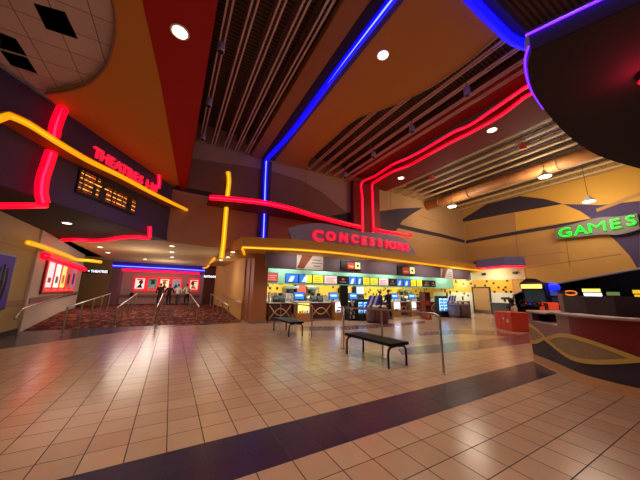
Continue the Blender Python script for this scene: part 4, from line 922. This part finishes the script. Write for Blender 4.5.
def sheet(s0, s1, zf0, zf1, off, m, name, n=40, thick=True):
    P = sub(kp, s0, s1, n); A_, B_ = [], []
    for k in range(n+1):
        q = P[k][0]+nrm(P, k)*off; A_.append(Vector((q.x, q.y, zf0(P[k][1])))); B_.append(Vector((q.x, q.y, zf1(P[k][1]))))
    return MB().strip(A_, B_, m).build(name, t)
M_MAUVE = mat('mauve_panel', (146, 104, 104), .5); M_KRED = mat('kiosk_red', (120, 20, 28), .45); M_KNAVY = mat('kiosk_navy', (58, 46, 62), .5)
lens1 = .62; lens2 = 2.5; KM = .63
def wave(s):
    if s < lens1: return .20*math.cos(PI/2*s/lens1)
    x = (s-lens1)/(lens2-lens1); return 0.205*math.sin(PI*min(1,x)) if x <= 1 else -.2*math.sin(PI*min(1,(x-1)))
def cen(s): return KM+.02 if s < lens1 else KM-.02
W_ = .04
sheet(0, KL, lambda s: .17, lambda s: cen(s)-.0, 0, M_KNAVY, 'lower_front')
sheet(0, sB, lambda s: cen(s), lambda s: .96, 0, M_MAUVE, 'upper_front')  # paler mauve paints the light on this facet into its colour
sheet(sB, sB+.42, lambda s: cen(s), lambda s: KT, 0, M_MAUVE, 'upper_front'); sheet(sB+.42, KL, lambda s: cen(s), lambda s: KT, 0, M_KRED, 'upper_front')
sheet(0, KL, lambda s: cen(s)-abs(wave(s)), lambda s: cen(s)+abs(wave(s)), .008, mat('lens_infill', (150, 124, 92), .55, noise=.35, nscale=4), 'lens_infill', 60)
sheet(0, KL, lambda s: cen(s)+wave(s)-W_, lambda s: cen(s)+wave(s)+W_, .016, mat('ribbon_yellow', (206, 172, 88), .5), 'wave_ribbon', 80)
sheet(0, KL, lambda s: cen(s)-wave(s)-W_, lambda s: cen(s)-wave(s)+W_, .020, mat('ribbon_yellow', (206, 172, 88), .5), 'wave_ribbon', 80)
sheet(0, KL, lambda s: 0, lambda s: .175, .012, mat('kick_tile', (206, 156, 112), .4, noise=.08), 'kickboard', 50)
# body behind the curved skin
inn = [q[0]-nrm(kpo, k)*.02 for k, q in enumerate(kpo)]
back = [Vector((11.0,-.8,0)), Vector((11.0,3.1,0)), Vector((8.2,3.35,0))]
mb = MB(); mb.slab([Vector((p.x,p.y,.0)) for p in inn]+back, (0,0,.95), M_KNAVY); mb.build('body', t)
mb = MB(); mb.slab([Vector((p.x,p.y,.952)) for p in [q+Vector((-.01,-.01,0)) for q in inn[:12]]]+[Vector((8.1,1.9,.952)), Vector((9.0,3.2,.952)), Vector((8.1,3.36,.952))], (0,0,.02), M_CTOP); mb.build('low_worktop', t)
# raised part of the counter with light top edge
P = sub(kp, sB, KL, 30); o_ = [P[k][0]+nrm(P, k)*.05 for k in range(31)]; i_ = [P[k][0]-nrm(P, k)*.42 for k in range(31)]
mb = MB(); mb.slab([Vector((p.x,p.y,KT)) for p in o_]+[Vector((p.x,p.y,KT)) for p in i_[::-1]], (0,0,.035), mat('mauve_top', (176, 140, 138), .4)); mb.build('worktop', t)
mb = MB(); mb.slab([Vector((p.x,p.y,.95)) for p in [P[k][0]-nrm(P,k)*.03 for k in range(31)]]+[Vector((p.x,p.y,.95)) for p in i_[::-1]], (0,0,.25), M_KNAVY); mb.build('upstand', t)
# narrow ledge over the transaction opening
P = sub(kp, -.0, sB, 12); 
lo = [P[k][0]+nrm(P, k)*.03 for k in range(0, 13)]
lb_ = [Vector((8.75,2.55,0)), Vector((9.2,3.05,0)), Vector((8.3,3.45,0))]
mb = MB(); mb.slab([Vector((p.x,p.y,1.165)) for p in lo[:9]]+[Vector((p.x,p.y,1.165)) for p in lb_], (0,0,.03), mat('mauve_top', (176,140,138), .4)); mb.build('ledge', t)
mb = MB(); mb.slab([Vector((7.93,3.28,.95)), Vector((7.85,3.17,.95)), Vector((8.05,3.1,.95)), Vector((8.2,3.3,.95))], (0,0,.215), M_MAUVE); mb.build('end_post', t)
mb = MB(); mb.slab([Vector((8.2,3.28,.95)), Vector((8.05,2.6,.95)), Vector((8.1,2.55,.95)), Vector((8.9,2.9,.95)), Vector((8.9,3.1,.95))], (0,0,.21), M_BLACK); mb.build('cabinet_box', t)
# dark back screen of the kiosk with slanted mauve end
s0 = xp(557,297,8.3); 
bs = [Vector((8.45,2.72,0)), Vector((8.0,2.2,0)), Vector((7.75,1.7,0)), Vector((7.7,1.0,0)), Vector((7.7,-.8,0))]
t = thing('kiosk_screen', 'dark upright back screen standing behind the kiosk counter', 'partition', (8,1,0.95))
zt_ = 1.588
A_ = [Vector((p.x,p.y,1.0)) for p in bs]; B_ = [Vector((p.x,p.y,zt_)) for p in bs]
mb = MB(); ofs = Vector((.12,.05,0))
mb.strip(A_, B_, mat('screen_dark', (46, 26, 34), .5)); mb.strip([p+ofs for p in A_], [p+ofs for p in B_], M_DARK); mb.strip(B_, [p+ofs for p in B_], M_MAUVE); mb.strip(A_, [p+ofs for p in A_], M_DARK); mb.build('panel', t)
e = bs[0]; mb = MB(); mb.slab([Vector((e.x+.08, e.y+.10, .97)), Vector((e.x-.02, e.y-.02, .97)), Vector((e.x+.03, e.y+.0, zt_+.05)), Vector((e.x+.16, e.y+.14, zt_+.05))], (.1,-.02,0), M_MAUVE); mb.build('end_fin', t)

# ------------------------------------------------------------------ left wall poster, lit poster panel, far posters, signs
PX = XL+.03
t = thing('framed_poster', 'purple and white film poster in a dark frame at the left edge', 'poster', (PX, 12, .9))
y0, y1, z0, z1 = 11.2, 12.68, .88, 2.66
mb = MB(); mb.box((XL, y0, z0), (PX+.02, y1, z1), M_BLACK, None, .01); mb.build('frame', t)
mb = MB(); mb.box((PX+.02, y0+.07, z0+.07), (PX+.026, y1-.07, z1-.07), mat('poster_purple', (38, 20, 84), .7, emit=(70, 20, 160), es=.16)); mb.build('sheet', t)
mb = MB()
for k in range(4): mb.tube([(PX+.03, y0+.35+.22*k, z0+.35), (PX+.03, y0+.3+.24*k, z0+.9), (PX+.03, y0+.45+.2*k, z1-.35-.1*(k % 2))], [.05,.09,.03], mat('poster_grey', (66, 58, 84), .7), 6)
mb.build('figure_art', t)
# five-poster light box
def onW(s): # along the hall-left wall
    a, b = Vector((-4.62,14.0,0)), Vector((-5.35,23.2,0)); return a.lerp(b, s)
wd = (onW(1)-onW(0)).normalized(); wn = Vector((wd.y, -wd.x, 0)); wn = wn if wn.x > 0 else -wn
def wallpx(x, y): return pp(x, y, onW(0)+wn*.06, wn)
a, b = wallpx(46.5,270), wallpx(75.5,276)
t = thing('poster_lightbox', 'red framed light box holding five bright posters on the left hall wall', 'light box', (a.x, a.y, 1.45))
z0, z1 = 1.42, 2.76; Lw = (b-a).length; Tm = frame((a.x, a.y, z0), (b.x-a.x, b.y-a.y, 0), (0,0,1))
if (Tm.to_3x3() @ Vector((0,0,1))).x < 0: pass
mb = MB(); mb.box((-.08,-.08,-.05), (Lw+.08,z1-z0+.08,.02), mat('box_red', (150,20,30), .5), Tm, .01); mb.build('frame', t)
mb = MB(); mb.box((0,0,.021), (Lw,z1-z0,.03), G_POSTR, Tm); mb.build('backlight', t)
PC = [(250,214,214),(252,232,226),(252,206,110),(150,70,50),(110,96,130)]
for k in range(5):
    mb = MB(); u0 = Lw*(k+.1)/5; u1 = Lw*(k+.82)/5
    mb.box((u0,.2,.031), (u1,z1-z0-.06,.036), glow('lb%d' % k, PC[k], .95), Tm); mb.box((u0+.2*(u1-u0),.4,.037), (u0+.75*(u1-u0),.62+.1*k,.04), [mat('lbr', (220,80,90), .6), M_GREY, mat('lbo', (236,140,60), .6), M_BLACK, M_BLACK][k], Tm); mb.box((u0+.1*(u1-u0),.06,.031), (u1-.1*(u1-u0),.12,.036), M_CREAM, Tm); mb.build('poster', t)
for k, (x, c, l) in enumerate(((139.8,(236,226,220),'first white and red poster case from left on the far hall wall'),(152.5,(70,110,104),'dark green poster case second from left on the far hall wall'),(164.5,(236,224,180),'cream poster case in the middle of the far hall wall'),(176.5,(120,126,146),'grey poster case behind the white shirts, far hall wall'),(194,(236,200,176),'rightmost red framed poster case on the far hall wall'))):
    p = yp(x, 284, 27.94); w = .47; z0, z1 = 1.42, 2.68
    t = thing('poster_case', l, 'poster', (p.x, 27.94, z0), 'red framed poster cases in the far hall')
    mb = MB(); mb.box((p.x-w, 27.9, z0), (p.x+w, 28, z1), G_POSTR, None, .01); mb.build('frame', t)
    mb = MB(); mb.box((p.x-w*.72, 27.885, z0+.22), (p.x+w*.72, 27.899, z1-.16), glow('pc%d' % k, c, .9)); mb.build('sheet', t)
    mk = [M_RED, M_DARK, M_OCHRE, M_WHITE, M_RED][k]
    mb = MB(); mb.lathe([(w*.34,0),(w*.34,.004)], mk, (0,0,0), 18, Matrix.Translation((p.x+(.08-.05*k), 27.884, z0+.78)) @ Matrix.Rotation(PI/2, 4, 'X')); mb.slab([(p.x-w*.5, 27.884, z0+.3), (p.x+w*.45, 27.884, z0+.28), (p.x+w*(.2-.1*k), 27.884, z0+.7)], (0,-.004,0), [M_DARK, M_WHITE, M_RED, M_DARK, M_OCHRE][k]); mb.build('picture', t)
    mb = MB(); mb.box((p.x-w*.5, 27.878, z1-.32), (p.x+w*.5, 27.884, z1-.22), mk); mb.box((p.x-w*.6, 27.878, z0+.07), (p.x+w*.6, 27.884, z0+.14), M_CREAM); mb.build('title_bar', t)
for x, Y, txt, l in ((97.8, 25.9, '< THEATRES', 'white lit direction sign with left arrow in the left nook'), (212, 26.3, 'RESTROOMS >', 'white lit direction sign with right arrow at the right of the hall')):
    p = yp(x, 271.5 if x < 150 else 276.8, Y); t = thing('direction_sign', l, 'sign', p, 'lit direction signs')
    mb = MB(); mb.box((p.x-.72, Y, p.z-.13), (p.x+.72, Y+.06, p.z+.13), M_DARK, None, .01); mb.build('panel', t)
    text('lettering', txt, .26, frame((p.x, Y-.006, p.z), (1,0,0), (0,0,1)), glow('sign_text', (236,244,255), 1.6), t, .003, .006, .84)
tag(MB().box((-3.0,27.7,.95), (-2.75,27.93,1.3), M_BLACK, None, .02).build('wall_box'), 'small black wall box beside the left hall pilaster', 'box')

# hall rails on the ramp
def hz(y): return 0 if y < 14.2 else min(RZ, (y-14.2)/5.3*RZ)
rails = [((62,335),(66,307),(110.5,292.5),'leftmost of the ramp handrails, near the poster wall'),((114,327),(117.4,308),(137,293.5),'second ramp handrail from the left'),((155,325),(157.5,307),(163,294.5),'middle ramp handrail seen end-on'),((197.5,324),(196.5,308),(185.6,294.5),'fourth ramp handrail from the left'),((227.5,321.5),(226,306),(207.5,294.5),'rightmost ramp handrail before the side wall')]
for b_, n_, f_, l in rails:
    q = zp(*b_, 0); q.y = max(q.y, 13.9); q = zp(*b_, 0)
    zt = yp(n_[0], n_[1], q.y).z; X = q.x; zt = min(max(zt, .8), 1.05)
    yf = min(max(xp(f_[0], f_[1], X).y if abs(X) > .3 else 21, 18.5), 22)
    path = [(X, q.y, zt-.1), (X, q.y+.08, zt), (X, yf, hz(yf)+.98)]
    posts = [(X, q.y+(yf-q.y)*k/4, hz(q.y+(yf-q.y)*k/4)) for k in range(5)]
    rail(path, posts, l, 'ramp_handrail', .03, True, 'ramp handrails', [zt+(hz(yf)+.98-zt)*k/4 for k in range(5)])
t = rail([(-4.45,12.9,.55),(-4.5,13.4,.85),(-4.5,14.2,.95),(-4.85,18.5,1.22),(-5.2,22.5,1.28)], [(-4.5,13.5,0)], 'wall handrail under the poster light box', 'wall_handrail', .03)
t = rail([(3.45,14.4,.93),(3.42,16,1.0),(3.42,21,1.28)], [(3.45,14.6,0)], 'wall handrail on the pale wall beside the brown pillar', 'wall_handrail', .03)

# ------------------------------------------------------------------ people
SKIN = mat('skin', (190, 134, 104), .6)
def skin_mesh(verts, edges, radii, m, name, parent, sub_=1, root=0):
    me = bpy.data.meshes.new('sk'); me.from_pydata(verts, edges, []); ob = bpy.data.objects.new('sk', me); COL.objects.link(ob)
    md = ob.modifiers.new('s', 'SKIN'); sv = me.skin_vertices[0].data
    for i, r in enumerate(radii): sv[i].radius = r if isinstance(r, tuple) else (r, r); sv[i].use_root = (i == root)
    md.use_smooth_shade = True
    ss = ob.modifiers.new('u', 'SUBSURF'); ss.levels = sub_; ss.render_levels = sub_
    bpy.context.view_layer.update()
    dg = bpy.context.evaluated_depsgraph_get(); nm = bpy.data.meshes.new_from_object(ob.evaluated_get(dg))
    bpy.data.objects.remove(ob); nm.materials.clear(); nm.materials.append(m); nm.name = name
    o = bpy.data.objects.new(name, nm); COL.objects.link(o)
    if parent is not None: o.parent = parent
    return o
def person(loc, rz, label, top, bottom, hair, height=1.74, lean=0., armL=(.06,.0), armR=(.06,.0), stride=.05, group=None):
    k = height/1.74
    t = thing('person', label, 'person', loc, group); t.rotation_euler.z = rz; t.scale = (k, k, k)
    # local: faces -Y ; z up
    ly = -lean
    pel = (0,0,.95); ch = (0,ly*.35,1.22); nk = (0,ly*.7,1.46); hd = (0,ly*.8-.02,1.60); 
    V = [pel, (0,ly*.15,1.08), ch, (0,ly*.6,1.38), nk, hd, (0,ly*.8-.02,1.68)]; E = [(0,1),(1,2),(2,3),(3,4),(4,5),(5,6)]; Rr = [(.115,.085),(.10,.075),(.12,.085),(.10,.07),(.052,.052),(.078,.095),(.07,.085)]
    arms = []; legs = []
    for s, a in ((1, armL), (-1, armR)):
        b0 = len(V); sh = (s*.19, ly*.6, 1.40); el = (s*(.24+a[0]*.3), ly*.6-a[1]*.15, 1.13); wr = (s*(.23+a[0]*.2), ly*.6-.06-a[1]*.42, .90+a[1]*.35); pm = (wr[0], wr[1]-.02-a[1]*.05, wr[2]-.08+a[1]*.09)
        V += [sh, el, wr, pm]; E += [(3,b0),(b0,b0+1),(b0+1,b0+2),(b0+2,b0+3)]; Rr += [.048,.038,.028,(.034,.018)]
        arms.append((sh, el, wr))
        d = Vector(pm)-Vector(wr); d.normalize()
        for f, ln in zip(range(4), (.075,.085,.08,.062)):
            b1 = len(V); o_ = Vector(pm)+Vector((0, (f-1.5)*.019, 0)); tip = o_+d*ln; md_ = o_+d*ln*.55+Vector((-s*.004,0,0)); tip += Vector((-s*.016,-.006,0))
            V += [tuple(o_+d*.012), tuple(md_), tuple(tip)]; E += [(b0+3,b1),(b1,b1+1),(b1+1,b1+2)]; Rr += [.0095,.009,.0075]
        b1 = len(V); th0 = Vector(wr).lerp(Vector(pm), .45)+Vector((-s*.01,-.026,0)); th1 = th0+d*.045+Vector((-s*.012,-.016,0))
        V += [tuple(th0), tuple(th1)]; E += [(b0+2,b1),(b1,b1+1)]; Rr += [.011,.009]
    for s in (1, -1):
        b0 = len(V); hip = (s*.095,0,.88); kn = (s*.105,-.02-s*stride*.5,.49); an = (s*.11,.03-s*stride,.09); to = (s*.12,-.13-s*stride,.035)
        V += [hip, kn, an, to]; E += [(0,b0),(b0,b0+1),(b0+1,b0+2),(b0+2,b0+3)]; Rr += [.075,.05,.036,(.04,.03)]; legs.append((hip, kn, an, to))
    skin_mesh(V, E, Rr, SKIN, 'body', t)
    # face bits
    mb = MB(); hy = hd[1]; mb.ball((0, hy-.105, 1.60), .018, SKIN, .8, 1.2, 1.3, 8, 6); 
    for s in (1, -1): mb.ball((s*.082, hy, 1.605), .022, SKIN, .4, .8, 1.3, 8, 6)
    o = mb.build('face'); o.parent = t
    mb = MB()
    for s in (1, -1): mb.ball((s*.03, hy-.092, 1.635), .011, M_BLACK, 1, .6, .8, 6, 4)
    o = mb.build('eye_pair'); o.parent = t
    mb = MB(); mb.ball((0, hy-.092, 1.555), .018, mat('lips', (150,80,74), .6), 1.2, .4, .4, 8, 4); o = mb.build('mouth'); o.parent = t
    mb = MB(); mb.ball((0, hy+.018, 1.668), .105, hair, .92, 1.05, .88, 14, 10); o = mb.build('hair', None, True); o.parent = t
    # shirt and trousers
    V = [(0,0,.84),(0,ly*.08,.95),(0,ly*.15,1.08),ch,(0,ly*.6,1.38),(0,ly*.66,1.45),(0,ly*.7,1.49)]; E = [(0,1),(1,2),(2,3),(3,4),(4,5),(5,6)]; Rr = [(.185,.145),(.175,.135),(.165,.13),(.178,.135),(.165,.115),(.10,.09),(.068,.068)]
    for sh, el, wr in arms:
        b0 = len(V); V += [sh, el, tuple(Vector(el).lerp(Vector(wr), .85))]; E += [(4,b0),(b0,b0+1),(b0+1,b0+2)]; Rr += [.076,.06,.046]
    skin_mesh(V, E, Rr, top, 'shirt', t)
    V = [(0,0,.94),(0,0,1.02)]; E = [(0,1)]; Rr = [(.165,.125),(.16,.12)]
    for hip, kn, an, to in legs:
        b0 = len(V); V += [hip, kn, tuple(Vector(an)+Vector((0,0,-.01)))]; E += [(0,b0),(b0,b0+1),(b0+1,b0+2)]; Rr += [.118,.08,.07]
    skin_mesh(V, E, Rr, bottom, 'trousers', t)
    for hip, kn, an, to in legs:
        mb = MB(); mb.box((an[0]-.045, an[1]-.2, 0), (an[0]+.045, an[1]+.06, .085), M_BLACK, None, .025); o = mb.build('shoe'); o.parent = t
    return t
M_BLK = mat('black_cloth', (20, 18, 22), .8); M_WSH = mat('white_cloth', (220, 214, 204), .8); M_JEAN = mat('grey_denim', (62, 62, 74), .8)
H_DK = mat('dark_hair', (26, 18, 14), .6); H_BR = mat('brown_hair', (50, 32, 22), .6)
for x, yb, rz, l, tp_, bt, hr, kw in (
    (158.5, 304.5, PI+.2, 'slim person in black clothes standing apart, left of the hall group', M_BLK, M_BLK, H_DK, dict(height=1.76)),
    (167.8, 304.5, PI-.1, 'person in dark clothes beside the two white shirts in the hall', M_BLK, M_BLK, H_DK, dict(height=1.7, armL=(.25,.3), armR=(.3,.3))),
    (176.5, 305, PI-.3, 'person in white shirt and grey trousers striding in the hall group', M_WSH, M_JEAN, H_BR, dict(height=1.72, stride=.22, armL=(.3,.4), armR=(.2,.2))),
    (186, 304.5, PI+.5, 'person in white shirt leaning toward the rightmost hall poster', M_WSH, M_BLK, H_DK, dict(height=1.76, lean=.16, stride=.12, armL=(.2,.6), armR=(.2,.3)))):
    q = zp(x, yb, RZ); q = yp(x, yb, 26.0); q.z = RZ
    person(q, rz, l, tp_, bt, hr, group='people looking at the far hall posters', **kw)
q = yp(389.3, 317, 12.3); q.z = 0; person(q, PI+.1, 'person in black clothes standing at the concession counter', M_BLK, M_BLK, H_DK, 1.78, armL=(.1,.3), armR=(.1,.2))
q = yp(380.5, 317, 12.6); q.z = 0; person(q, .3, 'person in dark blue top behind the red-brown barrel', mat('navy_cloth', (34, 40, 70), .8), M_BLK, H_DK, 1.7)

# ------------------------------------------------------------------ lights
for x in (6, 9, 12, 15, 18): light('AREA', (x, 15.6, 2.8), 130, (.92, .98, .94), 1.6, (x, 15.2, 0))
for x in (5.6, 8.2, 10.8, 13.5, 17, 20): light('AREA', (x, 13.72, 3.25), 20, (.9, 1., .95), 1.2, (x, 13.74, 0), sizey=.3)  # added fill without fixtures, brightens the goods on the counter
for x in (6, 9, 12, 15.5, 19): light('AREA', (x, 12.75, 2.9), 26, (.84, .92, 1.), 1.6, (x, 11.2, 0), sizey=.3)  # added cool spill onto the floor before the counter, no fixture
for x in (6, 9, 12, 15.5, 19): light('AREA', (x, 11.75, 3.44), 16, (1., .86, .66), 2.2, (x, 12.5, 2.4), sizey=.25)  # added front fill for the header band, no fixture
light('AREA', (XG-1.4, 11.2, 3.4), 60, WARM, .8, (XG, 11.4, 1.6))
light('AREA', (21.3, 15, 2.8), 60, (1.,.9,.6), 1., (22.8, 13.5, 1.6))
for p, e in (((-1.5,18,2.7),110),((-.5,24,2.7),130),((-2.6,13.0,2.9),22),((2.6,17,2.6),40)): light('POINT', p, e, WARM, 1.0)  # added unseen fill points, standing in for bounce on hall walls and ceiling
for y in (1, 4, 7): light('POINT', (27, y, 3.3), 14, (.7,.6,1.), .2)
w = bpy.data.worlds.new('world'); scn.world = w; w.use_nodes = True
w.node_tree.nodes['Background'].inputs[0].default_value = (1., .84, .7, 1); w.node_tree.nodes['Background'].inputs[1].default_value = .2
